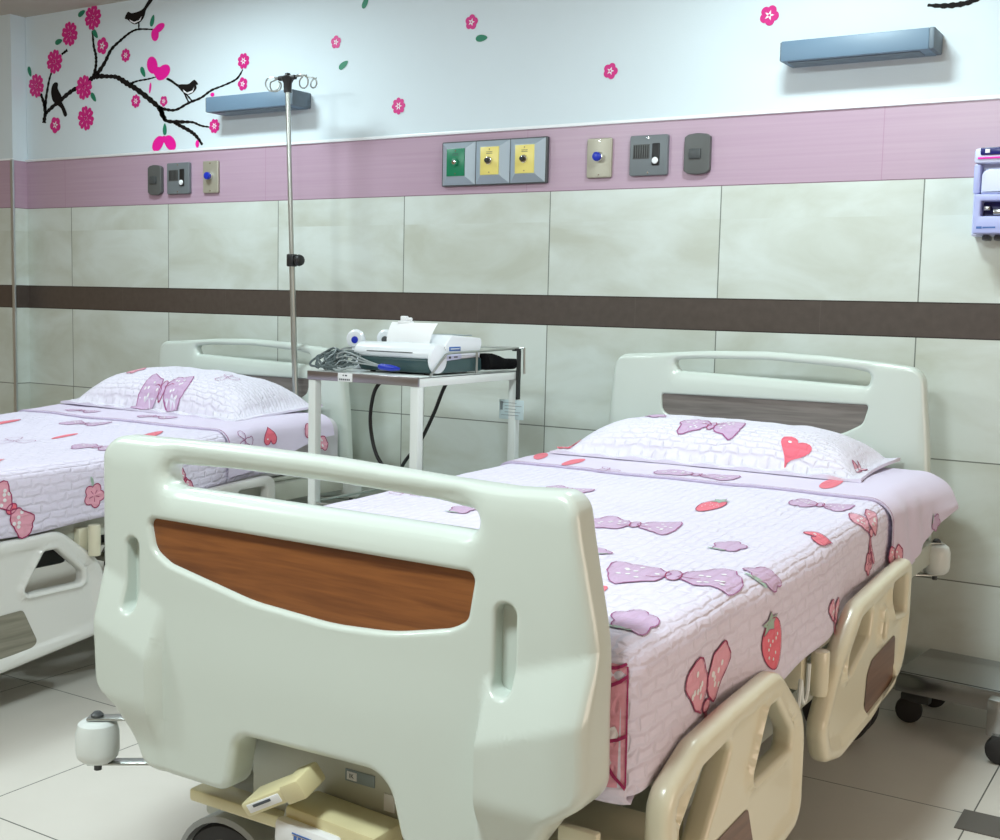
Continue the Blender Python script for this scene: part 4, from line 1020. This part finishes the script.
def make_pillow(corners, T, label, prints, seed, bulge=lambda u, v: 1):
    """corners: front-left, front-right, back-right, back-left; puffed body with a flat flange"""
    c = [Vector(p) for p in corners]; bm = NB(); Lr = bm.loops.layers.uv.get('UVMap') or bm.loops.layers.uv.new('UVMap'); NU, NV = 64, 40
    def base(u, v):
        s, t = (u + 1) / 2, (v + 1) / 2
        return (c[0] * (1 - s) + c[1] * s) * (1 - t) + (c[3] * (1 - s) + c[2] * s) * t
    nrm = (c[1] - c[0]).cross(c[3] - c[0]).normalized()
    def surf(u, v, sgn):
        # concave sides between the pointed corners
        uu = u * (1 - .035 * (1 - v * v)); vv = v * (1 - .05 * (1 - u * u))
        b = base(uu, vv); a = min(1, abs(u) / .93); e = min(1, abs(v) / (.90 if v > 0 else .84))
        k = max(0, (1 - a ** 4.5)) ** .55 * max(0, (1 - e ** 2.8)) ** .6
        h = T * k * bulge(u, v)
        wob = .006 * noise.noise(Vector((b.x * 7, b.y * 7, seed))) + .003 * noise.noise(Vector((b.x * 19, b.y * 19, seed)))
        edge = 1 - k
        h2 = h + wob * (.4 + k) + edge * .003 * math.sin(u * 26) * (abs(v) > .8)
        return b + nrm * (h2 + .004 if sgn > 0 else -(h * .32) - .004)
    us, vs = lin(-1, 1, NU), lin(-1, 1, NV); G = {}
    for sg in (1, -1):
        for i, u in enumerate(us):
            for j, v in enumerate(vs): G[sg, i, j] = bm.verts.new(surf(u, v, sg))
        for i in range(NU):
            for j in range(NV):
                q = (G[sg, i, j], G[sg, i + 1, j], G[sg, i + 1, j + 1], G[sg, i, j + 1]); f = bm.faces.new(q if sg > 0 else q[::-1])
                uv = [(us[i] * .40, vs[j] * .22), (us[i + 1] * .40, vs[j] * .22), (us[i + 1] * .40, vs[j + 1] * .22), (us[i] * .40, vs[j + 1] * .22)]
                uvset(f, uv if sg > 0 else uv[::-1], Lr)
    edge = [(i, 0) for i in range(NU)] + [(NU, j) for j in range(NV)] + [(i, NV) for i in range(NU, 0, -1)] + [(0, j) for j in range(NV, 0, -1)]
    for k in range(len(edge)):
        a, b = edge[k], edge[(k + 1) % len(edge)]
        f = bm.faces.new((G[1, a[0], a[1]], G[-1, a[0], a[1]], G[-1, b[0], b[1]], G[1, b[0], b[1]]))
    for pr in prints:
        stamp(bm, lambda x, y, off=0: surf(x / .40, y / .22, 1) + nrm * off * 1.3, *pr)
    return single('pillow', bm, ['pillowq'] + PM, label, 'pillow', 'quilted pillows', ang=70)

def linen(fl, yend, hsh, dx, tag_, zt, hem, hem0, PRq, PRs, PRp, pil, T, foot):
    cxf = lambda y: dx - 1.150 - (.012 + hsh) * sstep(-1.5, -.3, y)
    mcol = NB()
    B0 = Bed(cxf, .49, -2.11, 0, lambda y: zt(y) - .012, lambda y: .505, .05, 0, 0)
    bm = mcol
    ys = lin(-2.11, -.235, 30); W = .49
    rows = []
    for y in ys:
        z1 = zt(y) - .014; z0 = .503; c = cxf(y)
        pr = fillet([(c - W, z0, .02), (c + W, z0, .02), (c + W, z1, .045), (c - W, z1, .045)], 5)
        rows.append([bm.verts.new((p[0], y, p[1])) for p in pr])
    for a, b in zip(rows, rows[1:]):
        n = len(a)
        for k in range(n): bm.faces.new((a[k], a[(k + 1) % n], b[(k + 1) % n], b[k]))
    bm.faces.new(rows[0][::-1]); bm.faces.new(rows[-1])
    single('mattress', bm, 'mattress', tag_[0], 'mattress', 'mattresses')
    B = Bed(cxf, .512, -2.136, 0, zt, hem, .045, .004, dx)
    make_quilt(B, -.60, tag_[1], PRq, foot)
    make_sheet(B, -.82, yend, hem0, lambda y: fl * sstep(-.72, -.30, y) ** 1.3, tag_[2], PRs)
    make_pillow(pil, T, tag_[3], PRp[0], dx, PRp[1])
# prints are (kind, y, a, size, angle, aspect, seed): y along the bed, a across from the centre line
C0 = -1.155; WQ = .512
def A_(x): return x - C0
def S_(z, zt=.665): return WQ + zt - z
quilt_prints = [
    ('straw', -1.10, A_(-.955), .030, -1.6, 2.28, 1), ('bow', -1.385, A_(-1.00), .082, 1.35, 1.42, 2), ('rosebud', -1.46, A_(-.776), .032, 1.4, 1.33, 3),
    ('bow', -1.735, A_(-.765), .105, 1.25, 1.33, 4), ('rosebud', -1.64, A_(-.955), .020, .4, 1.9, 5), ('drop', -1.895, A_(-.825), .012, 1.5, 3.42, 5),
    ('rosebud', -2.02, A_(-.700), .036, 1.2, 1.71, 6), ('heart', -1.265, S_(.665) - .015, .034, 2.4, 1.1, 1), ('bow', -.945, A_(-.76), .062, 1.5, 1.52, 8),
    ('rosebud', -1.60, S_(.670), .050, .8, .7, 9), ('outline', -1.36, A_(-1.578), .030, 1.5, 1.9, 10), ('rosebud', -1.45, A_(-1.365), .028, 1.2, 1.9, 11), ('bow', -1.25, A_(-1.58), .050, 1.4, 1.52, 12),
    ('straw', -1.622, S_(.548), .050, PI - .25, .82, 13), ('ribbon', -1.875, S_(.522), .100, 0, .72, 14),
    ('ribbon', -1.255, S_(.505), .060, .2, .6, 15), ('ribbon', -.975, S_(.630), .085, .2, .75, 17), ('flower', -.98, S_(.560), .026, .5, 1, 19),
    ('bow', -1.10, A_(-1.30), .05, 1.5, 1.33, 21), ('heart', -1.95, A_(-1.2), .03, 1, 1.9, 3), ('flower', -1.75, A_(-1.45), .035, 1, 1.9, 5)]
sheet_prints = [('bow', -.742, A_(-1.130), .098, 1.52, 1.04, 2), ('drop', -.665, A_(-.815), .022, 1.5, 4.18, 3), ('drop', -.745, A_(-1.475), .018, 1.5, 3.8, 3), ('drop', -.70, A_(-1.60), .018, 1.2, 3.8, 3),
    ('rosebud', -.47, S_(.570), .022, 1.6, 1.5, 3), ('pinkbow', -.79, S_(.545), .040, .1, 1.3, 5), ('outline', -.795, A_(-1.35), .03, 1.4, 1.14, 5)]
# pillow prints: x across, y up the pillow
pillow_prints = [('bow', -.005, -.090, .080, -.08, 1.35, 3, .003), ('heart', .225, -.152, .040, -.35, .9, 2), ('rosebud', -.185, -.03, .030, .1, 1.2, 4), ('heart', -.375, -.17, .030, .4, 1, 2), ('pinkbow', .376, -.08, .03, 1.4, 1, 7)]
linen(.046, -.285, 0, 0, ('grey mattress under the bedspread of the foreground bed', 'white quilted bedspread with mauve bows and strawberries on the foreground bed', 'pale lilac sheet folded back on the foreground bed, corner flaring to the right', 'long quilted pillow with a mauve bow and a coral heart on the foreground bed'),
      lambda y: .658 + .018 * sstep(-2.0, -.4, y), lambda y: .452 + .052 * (y + 2.15) / 1.5, lambda y: .492 + .100 * sstep(-.80, -.30, y),
      quilt_prints, sheet_prints, (pillow_prints, lambda u, v: 1 - .10 * (u > .6) * (u - .6)), [(-1.610, -.640, .688), (-.762, -.615, .686), (-.762, -.232, .700), (-1.610, -.232, .700)], .092, band_foot)
q2 = [('flower', -1.345, S_(.560, .66), .034, .3, 1, 3), ('pinkbow', -1.60, S_(.560, .66), .075, .9, 1.1, 4), ('straw', -.985, .335, .034, 1.3, 2.47, 5), ('bow', -1.20, .36, .075, 1.35, 1.23, 6),
      ('straw', -1.05, -.30, .034, 1.5, 2.66, 7), ('bow', -.90, -.05, .08, 1.4, 1.14, 8), ('outline', -1.25, .05, .06, 1.3, 1.33, 9), ('drop', -1.12, .12, .014, 1.5, 3.8, 3), ('pinkbow', -1.0, S_(.555, .67), .04, .9, 1, 12), ('bow', -1.45, .0, .07, 1.4, 1.14, 13), ('heart', -1.55, .35, .03, 1.4, 1.9, 4)]
s2 = [('outline', -.745, S_(.645, .68), .040, .2, 1.1, 3), ('heart', -.62, S_(.655, .69), .026, 0, 1.25, 3), ('pinkbow', -.40, S_(.635, .70), .055, .6, 1.1, 5), ('bow', -.72, .10, .07, 1.45, 0.95, 6), ('bow', -.74, -.25, .06, 1.45, 0.95, 7)]
p2 = [('flower', -.20, -.06, .034, .3, 1.2, 7), ('bow', .02, -.155, .095, .12, 1.3, 4, .003), ('outline', .215, -.04, .042, .2, 1.2, 5)]
linen(.012, -.305, .028, -1.995, ('grey mattress under the bedspread of the far left bed', 'white quilted bedspread with strawberries and a pink flower on the far left bed', 'white sheet folded back on the far left bed, red heart on its side', 'plump quilted pillow with a pink ribbon bow outline on the far left bed'),
      lambda y: .645 + .045 * sstep(-1.5, -.4, y), lambda y: .472 + .075 * (y + 1.55) / 1.23 if y > -1.55 else .472, lambda y: .535 + .09 * sstep(-.80, -.30, y),
      q2, s2, (p2, lambda u, v: 1 + .12 * (1 - u * u)), [(-3.64, -.66, .700), (-2.765, -.665, .688), (-2.765, -.235, .715), (-3.60, -.235, .735)], .105, None)
# ------------------------------------------------------------------ drip stand at the head of the far bed
def iv_stand():
    x, y = -2.905, -.222
    t = thing('drip_stand', 'tall thin steel drip stand with hooks rising from the head of the far left bed', 'drip stand', (x, y, .50))
    tilt = lambda z: (x - .045 * (z - .76) / 1.1, y, z)
    bm = NB(); tube(bm, [tilt(.50), tilt(1.24)], .0105, 14); tube(bm, [tilt(1.23), tilt(1.835)], .0085, 14); finish('pole', bm, 'polesteel', t)
    p = Vector(tilt(1.228))
    bm = NB(); cyl(bm, p - Vector((0, 0, .022)), (0, 0, 1), .019, .044, 18, 0, .004); box(bm, p.x - .004, p.x + .022, p.y - .02, p.y + .012, p.z - .018, p.z + .018, .003); cl = finish('clamp', bm, 'black', t)
    bm = NB(); lathe(bm, p + Vector((.018, -.004, 0)), (1, -.15, 0), [(0, 0), (.008, 0), (.008, .012), (.018, .014), (.021, .022), (.018, .032), (.010, .036), (0, .037)], 18); finish('knob', bm, 'black', cl)
    p = Vector(tilt(1.82))
    bm = NB(); lathe(bm, p, (0, 0, 1), [(0, 0), (.014, 0), (.015, .03), (.022, .045), (.024, .052), (.012, .058), (.009, .066), (0, .066)], 18)
    box(bm, p.x - .042, p.x + .038, p.y - .010, p.y + .010, p.z + .042, p.z + .058, .005); finish('hook_head', bm, 'black', t)
    for s in (-1, 1):
        for k, (dy, L) in enumerate(((-.014, .021), (.020, .016))):
            q = p + Vector((s * .034, 0, .050)); c0 = q + Vector((s * (.040 + .016 * k), dy, -.020))
            pts = [q, q + Vector((s * .018, dy * .6, .004))]
            for a in range(0, 15):
                th = PI * .55 - a * .46; r = L * (1 + .012 * a)
                pts.append(c0 + Vector((s * r * 1.15 * math.cos(th), .0022 * a, r * math.sin(th) + .002)))
            bm = NB(); tube(bm, crom(pts, 4), .0027, 7); finish('hook', bm, 'polesteel', t)
iv_stand()

# ------------------------------------------------------------------ instrument trolley between the beds
def trolley():
    x0, x1, y0, y1, zt = -2.272, -1.884, -.885, -.345, .888
    t = thing('instrument_trolley', 'white-framed steel instrument trolley between the two beds', 'trolley', ((x0 + x1) / 2, (y0 + y1) / 2, 0))
    for x in (x0 + .014, x1 - .014):
        for y in (y0 + .014, y1 - .014):
            bm = NB(); box(bm, x - .0135, x + .0135, y - .0135, y + .0135, .10, zt - .008, .003); lg = finish('leg', bm, 'white', t)
            bm = NB(); cyl(bm, (x, y, .07), (0, 0, 1), .010, .03, 12); box(bm, x - .018, x + .018, y - .012, y + .012, .045, .07, .003); cs = finish('caster_fork', bm, 'steel', lg)
            bm = NB(); cyl(bm, (x - .012, y + .012, .035), (1, 0, 0), .035, .024, 22, 0, .005); finish('wheel', bm, 'rubber', lg)
    bm = NB(); box(bm, x0, x1, y0, y1, zt - .004, zt, .001); box(bm, x1 - .004, x1, y0 + .006, y1, zt - .026, zt, .001); box(bm, x0, x0 + .004, y0 + .006, y1, zt - .026, zt, .001); box(bm, x0, x1, y1 - .004, y1, zt - .026, zt, .001)
    finish('tray', bm, 'white', t)
    bm = NB(); box(bm, x0, x1 + .002, y0 - .004, y0 + .004, zt - .024, zt + .001, .0015); o = finish('front_edge', bm, 'brushed', t); o['label'] = 'brushed steel front strip'
    bm = NB(); box(bm, -2.158, -2.107, y0 - .0055, y0 - .0035, .8645, .8885, .0003); st = finish('inventory_sticker', bm, 'paper', t)
    bm = NB()
    for k, w in enumerate((.006, .012)): box(bm, -2.140 + k * .008, -2.140 + k * .008 + w * .6, y0 - .0062, y0 - .0054, .880, .884)
    for k in range(6): box(bm, -2.152 + k * .0066, -2.148 + k * .0066, y0 - .0062, y0 - .0054, .868, .873)
    finish('sticker_print', bm, 'ink', st, smooth=False)
    zr = .950
    bm = NB()
    for sx in (x1 - .008, x0 + .008):
        tube(bm, [(sx, y0 + .065, zt), (sx, y0 + .14, zr - .004)] + [(sx, y0 + .16, zr)] + [(sx, y1, zr + .006), (sx, y1, zt)], .0035, 8)
        tube(bm, [(sx, y0 + .30, zt), (sx, y0 + .30, zr)], .0035, 8)
    tube(bm, [(x0 + .008, y1, zr + .006), (x1 - .008, y1, zr + .006)], .0035, 8); tube(bm, [(x1 - .008, y1, zr + .006), (x1 + .012, y1 - .004, zr + .008), (x1 + .014, y1 - .004, zt - .01)], .0035, 8)
    finish('gallery_rail', bm, 'polesteel', t)
    bm = NB(); box(bm, x0 + .01, x1 - .01, y0 + .01, y1 - .01, .452, .458, .001); finish('lower_shelf', bm, 'glass', t)
    bm = NB(); z = .452
    for dz in (.0, .055): tube(bm, [(x0 + .02, y0 + .008, z + dz), (x1 - .02, y0 + .008, z + dz), (x1 - .006, y0 + .02, z + dz), (x1 - .006, y1 - .02, z + dz), (x1 - .02, y1 - .006, z + dz), (x0 + .02, y1 - .006, z + dz), (x0 + .006, y1 - .02, z + dz), (x0 + .006, y0 + .02, z + dz)], .0035, 8, closed=True)
    for sx, sy in ((x0 + .2, y0 + .008), (x1 - .006, y0 + .18), (x1 - .006, y0 + .36), (x0 + .2, y1 - .006)): tube(bm, [(sx, sy, z), (sx, sy, z + .055)], .003, 6)
    finish('shelf_rail', bm, 'polesteel', t)
    # cardiograph
    e = thing('cardiograph', 'white desktop cardiograph with a paper sheet standing out of it, on the trolley', 'medical device', (-2.03, -.66, .889))
    X0, X1 = -2.175, -1.905
    prof = [(-.798, .938), (-.803, .948), (-.795, .962), (-.78, .973), (-.755, .976), (-.70, .972), (-.56, .972), (-.545, .965), (-.545, .915), (-.60, .912), (-.735, .905), (-.765, .905), (-.785, .930)]
    def extr(bm, prof, xa, xb, bev, mi=0, slant=None):
        mp = lambda u, v, h: ((xa + xb) / 2 + h, u, v)
        board(bm, fillet([(p[0], p[1], .008) for p in prof], 3), [], xb - xa, bev, mp, seg=3, mi=mi)
    bm = NB(); extr(bm, prof, X0, X1, .006); body = finish('housing', bm, 'devwhite', e)
    bm = NB(); extr(bm, [(-.785, .905), (-.792, .922), (-.78, .929), (-.56, .935), (-.54, .93), (-.54, .894), (-.775, .894)], X0 + .008, X1 + .003, .003); finish('dark_base', bm, 'devdark', e)
    bm = NB(); extr(bm, [(-.785, .8935), (-.797, .930), (-.79, .936), (-.76, .934), (-.75, .894)], X0 + .02, X1 - .012, .003); finish('keyboard_panel', bm, 'devdark', e)
    bm = NB(); lathe(bm, (X1 - .004, -.765, .934), (1, 0, 0), [(0, .012), (.034, .011), (.040, .008), (.0415, 0), (0, 0)], 30); finish('roller_cap', bm, 'devwhite', e)
    bm = NB(); box(bm, X0 + .05, X1 - .06, -.804, -.799, .949, .9515, .0005); finish('paper_slot', bm, 'swdark', e)
    for xx in (X0 + .04, X1 - .04):
        for yy in (-.76, -.57):
            bm = NB(); cyl(bm, (xx, yy, .889), (0, 0, 1), .008, .007, 12); finish('foot', bm, 'black', e)
    bm = NB(); extr(bm, [(-.735, .970), (-.70, 1.000), (-.545, .990), (-.54, .972), (-.56, .935), (-.735, .945)], X1 - .15, X1 + .002, .004); pm = finish('printer_module', bm, 'devwhite', e)
    bm = NB(); box(bm, X1 - .13, X1 - .02, -.69, -.56, .996, .9985, .001); finish('module_lid', bm, 'labelgrey', pm)
    bm = NB(); box(bm, X1 + .0015, X1 + .003, -.712, -.655, .955, .967, .0005); lb = finish('blue_label', bm, 'labelblue', e)
    bm = NB(); box(bm, X1 + .003, X1 + .0036, -.706, -.661, .9600, .9622); finish('label_text', bm, 'paper', lb, smooth=False)
    bm = NB(); box(bm, X1 + .0015, X1 + .003, -.752, -.728, .950, .970, .0005); lb = finish('white_tag', bm, 'paper', e)
    bm = NB()
    for k in range(3): box(bm, X1 + .003, X1 + .0036, -.748 + k * .006, -.744 + k * .006, .956, .961)
    box(bm, X1 + .003, X1 + .0036, -.744, -.736, .963, .966); finish('tag_print', bm, 'ink', lb, smooth=False)
    bm = NB(); board(bm, fillet([(-.73, .928, .01), (-.65, .932, .01), (-.65, .948, .01), (-.73, .944, .01)]), [], .002, .0008, lambda u, v, h: (X1 + .003 + h, u, v)); ov = finish('name_badge', bm, 'lilac2', e)
    bm = NB(); box(bm, X1 + .0035, X1 + .0046, -.715, -.706, .934, .940); box(bm, X1 + .0035, X1 + .0046, -.69, -.672, .936, .9395); finish('badge_print', bm, 'ink', ov, smooth=False)
    bm = NB(); box(bm, X1 - .06, X1 - .02, -.60, -.56, .962, .966); finish('vent', bm, 'ink', e, smooth=False)
    # paper sheet
    bm = NB(); g = []
    for i in range(9):
        r = []
        for j in range(13):
            u = i / 8; v = j / 12
            x = -2.098 + .150 * u - .012 * v * (1 - u) ; y = -.745 + .035 * v * v; z = .966 + .066 * v
            r.append(bm.verts.new((x + .004 * v, y - .010 * math.sin(u * PI) * v, z)))
        g.append(r)
    for i in range(8):
        for j in range(12): bm.faces.new((g[i][j], g[i + 1][j], g[i + 1][j + 1], g[i][j + 1]))
    single('paper_sheet', bm, 'paper', 'white curled paper sheet standing out of the cardiograph', 'paper')
    bm = NB(); box(bm, -2.078, -2.034, -.722, -.700, 1.026, 1.036, .003); box(bm, -2.070, -2.052, -.72, -.702, 1.034, 1.050, .003); box(bm, -2.052, -2.036, -.718, -.704, 1.036, 1.046, .003)
    box(bm, -2.070, -2.056, -.712, -.706, .97, 1.03, .002)
    single('suction_clip', bm, 'paper', 'small white clip peeking above the standing paper sheet', 'clip')
    for x, y, lab, mt in ((-2.246, -.70, 'round white limb electrode with blue centre, leftmost on the trolley', 'blue'), (-2.214, -.595, 'round white limb electrode with dark centre at the left end of the cardiograph', 'swdark')):
        c = thing('limb_electrode', lab, 'electrode', (x, y, .889), 'limb electrodes')
        bm = NB(); lathe(bm, (x, y, .978), (.35, -.94, 0), [(0, -.010), (.024, -.010), (.028, -.004), (.028, .006), (.022, .012), (.012, .013), (0, .010)], 26); finish('disc', bm, 'devwhite', c)
        bm = NB(); lathe(bm, (x + .004, y - .012, .975), (.35, -.94, 0), [(0, .004), (.010, .002), (.012, -.004), (0, -.004)], 18); finish('centre', bm, mt, c)
        bm = NB(); box(bm, x - .014, x + .014, y - .006, y + .03, .889, .958, .004); box(bm, x - .01, x + .03, y + .01, y + .04, .93, .95, .004); finish('clamp_body', bm, 'devwhite', c)
    # tangled patient cable
    c = thing('patient_cable', 'tangled bundle of grey patient leads at the left front of the trolley', 'cable', (-2.22, -.83, .889))
    rnd = random.Random(11); pts = []
    for k in range(74):
        a = k * 1.02 + rnd.uniform(-.3, .3); r = rnd.uniform(.018, .036)
        cx = -2.235 + .03 * math.sin(k * .21) + (.035 if k % 9 > 5 else -.01)
        pts.append((cx + r * 1.2 * math.cos(a), -.825 + .032 * math.sin(a * .9 + k * .1), min(.957, max(.894, .922 + r * .85 * math.sin(a)))))
    bm = NB(); tube(bm, crom(pts, 5), .0035, 6); finish('lead', bm, 'cable', c)
    pts = []
    for k in range(34):
        a = k * 1.2 + rnd.uniform(-.3, .3); r = rnd.uniform(.012, .026)
        pts.append((-2.185 + r * 1.3 * math.cos(a) + .0006 * k, -.845 + .018 * math.sin(a), max(.893, .905 + r * .5 * math.sin(a))))
    bm = NB(); tube(bm, crom(pts, 5), .0028, 6); finish('lead', bm, 'cable2', c)
    for k in range(3):
        bm = NB(); tube(bm, crom([(-2.21, -.83, .935 - k * .01), (-2.17, -.845, .945 - k * .012), (-2.12, -.86, .938 - k * .010), (-2.08, -.85, .922 - k * .004), (-2.045, -.825, .908)], 6), .0025, 6); finish('lead', bm, 'cable2', c)
    bm = NB(); lathe(bm, (-2.055, -.838, .909), (.98, .05, -.05), [(0, 0), (.006, .001), (.009, .008), (.009, .04), (.007, .055), (.004, .07), (0, .072)], 16); o = finish('plug', bm, 'blue', c); o['label'] = 'blue plug'
    # power cords
    for pts, lab in ((([(-2.16, -.50, .905), (-2.19, -.55, .885), (-2.235, -.60, .84), (-2.262, -.60, .78), (-2.265, -.60, .70), (-2.235, -.60, .61), (-2.18, -.58, .56), (-2.08, -.52, .50)]), 'black power cord curving down under the left of the trolley'),
                     (([(-1.99, -.42, .905), (-2.02, -.46, .88), (-2.052, -.50, .85), (-2.10, -.50, .75), (-2.15, -.50, .66), (-2.22, -.50, .57), (-2.24, -.47, .48)]), 'black power cord slanting down under the right of the trolley')):
        bm = NB(); tube(bm, crom([(p[0], min(p[1], y1 + .05), p[2]) for p in pts], 8), .0058, 10); single('power_cord', bm, 'black', lab, 'cord', 'black power cords')
    # folded black cuff hanging on the rail, strap and card
    k = thing('black_cuff', 'black fabric cuff lying at the back corner of the trolley rail', 'cuff', (-1.90, -.43, .888))
    bm = NB(); prof = fillet([(-.545, .896, .006), (-.37, .893, .012), (-.352, .905, .012), (-.352, .924, .012), (-.42, .926, .02), (-.50, .944, .01), (-.548, .944, .006)], 5)
    board(bm, prof, [], .05, .012, lambda u, v, h: (-1.905 + h, u, v), .02, lambda u, v: .003 * math.sin(u * 90) + .002 * math.sin(v * 160)); finish('cuff', bm, 'blackcloth', k)
    bm = NB(); box(bm, -1.882, -1.878, -.378, -.356, .800, .95, .001); box(bm, -1.90, -1.878, -.375, -.357, .948, .955, .001); finish('strap', bm, 'black', k)
    k = thing('hanging_card', 'laminated instruction card hanging from the back corner of the trolley', 'card', (-1.875, -.37, .72))
    bm = NB(); box(bm, -1.943, -1.856, -.372, -.3705, .738, .798, .0003); cd = finish('card', bm, 'card', k)
    bm = NB()
    for r, (a, b) in enumerate(((.010, .062), (.02, .080), (.02, .060), (.02, .076), (.008, .070))): box(bm, -1.943 + a, -1.943 + b, -.3728, -.3718, .788 - r * .0095, .7895 - r * .0095)
    box(bm, -1.939, -1.930, -.3728, -.3718, .766, .792)
    finish('card_print', bm, 'labelgrey', cd, smooth=False)
    bm = NB(); box(bm, -1.910, -1.902, -.3735, -.3725, .742, .745); finish('card_mark', bm, 'paper', cd, smooth=False)
    bm = NB(); tube(bm, [(-1.885, -.371, .797), (-1.884, -.371, .85), (-1.886, -.36, .952)], .0012, 5); finish('string', bm, 'paper', k)
trolley()

# ------------------------------------------------------------------ low steel cart base at the right, floor inlay
def steel_base():
    t = thing('steel_cart', 'low stainless steel wheeled cart base against the wall at right', 'cart', (-.45, -.25, 0))
    o = Vector((-.722, -.325, 0)); ang = math.radians(-6)
    mt = Matrix.Translation(o) @ Matrix.Rotation(ang, 4, 'Z')
    bm = NB(); box(bm, 0, .62, 0, .275, .145, .151, .001, mat=mt); box(bm, 0, .62, -.002, .010, .098, .151, .002, mat=mt); box(bm, 0, .008, 0, .275, .10, .150, .002, mat=mt)
    finish('shelf', bm, 'steel', t)
    bm = NB(); box(bm, .262, .300, -.105, -.065, .068, .160, .004, mat=mt); box(bm, .268, .295, -.07, .0, .10, .145, .003, mat=mt); finish('leg_post', bm, 'steel', t)
    for x, y, dy in ((.02, .06, .02), (.295, -.09, -.01), (.03, .23, 0), (.56, .15, 0)):
        bm = NB(); v = box(bm, x - .02, x + .055, y - .015, y + .015, .060, .082, .004, mat=mt); cyl(bm, mt @ Vector((x + .03, y, .06)), (0, 0, 1), .012, .040, 12); cs = finish('caster', bm, 'swdark', t)
        p = mt @ Vector((x, y, .035)); axis = mt.to_3x3() @ Vector((.3, -1, 0)).normalized()
        bm = NB(); lathe(bm, p - axis * .014, axis, [(0, 0), (.028, 0), (.034, .004), (.035, .010), (.035, .018), (.034, .024), (.028, .028), (0, .028)], 24); finish('wheel', bm, 'rubber', cs)
    bm = NB(); box(bm, -.455, -.30, -.893, -.782, -.001, .0022, 0); single('floor_inlay', bm, 'tape', 'dark grey rectangular strip set on the pale floor tiles at bottom right', 'floor marking', smooth=False)
steel_base()

# ------------------------------------------------------------------ light
def area(name, loc, rot, sx, sy, power, col):
    l = bpy.data.lights.new(name, 'AREA'); l.shape = 'RECTANGLE'; l.size = sx; l.size_y = sy; l.energy = power; l.color = col
    o = bpy.data.objects.new(name, l); COL.objects.link(o); o.location = loc; o.rotation_euler = rot; return o
area('ceiling_and_fill_light', (-1.02, -.72, 2.27), (0, 0, 0), .24, .14, 20, (.84, 1, 1))
area('ceiling_and_fill_light', (-3.30, -.72, 2.27), (0, 0, 0), .24, .14, 19, (.82, .98, 1))
area('ceiling_and_fill_light', (-1.05, -2.95, 2.27), (.42, 0, -.1), .45, .35, 58, (.88, 1, 1))  # added fill to brighten the footboard front, no fixture known here
area('ceiling_and_fill_light', (-3.2, -2.9, 2.27), (.40, 0, -.1), .5, .4, 45, (.88, 1, 1))  # second added fill, for the left bed; not a known fixture
area('side_fill', (1.9, -2.0, .80), (0, PI / 2, 0), .9, 1.5, 25, (1, .80, .66))  # warm fill added to lift the rails and quilt side, no doorway known
w = bpy.data.worlds.new('world'); SC.world = w; w.use_nodes = True
bg = w.node_tree.nodes['Background']; bg.inputs[0].default_value = (1.0, .72, .42, 1); bg.inputs[1].default_value = .30
SC.view_settings.view_transform = 'Standard'; SC.view_settings.look = 'None'; SC.view_settings.exposure = -.28; SC.view_settings.gamma = 1
SC.cycles.max_bounces = 8; SC.cycles.diffuse_bounces = 4; SC.cycles.use_denoising = True
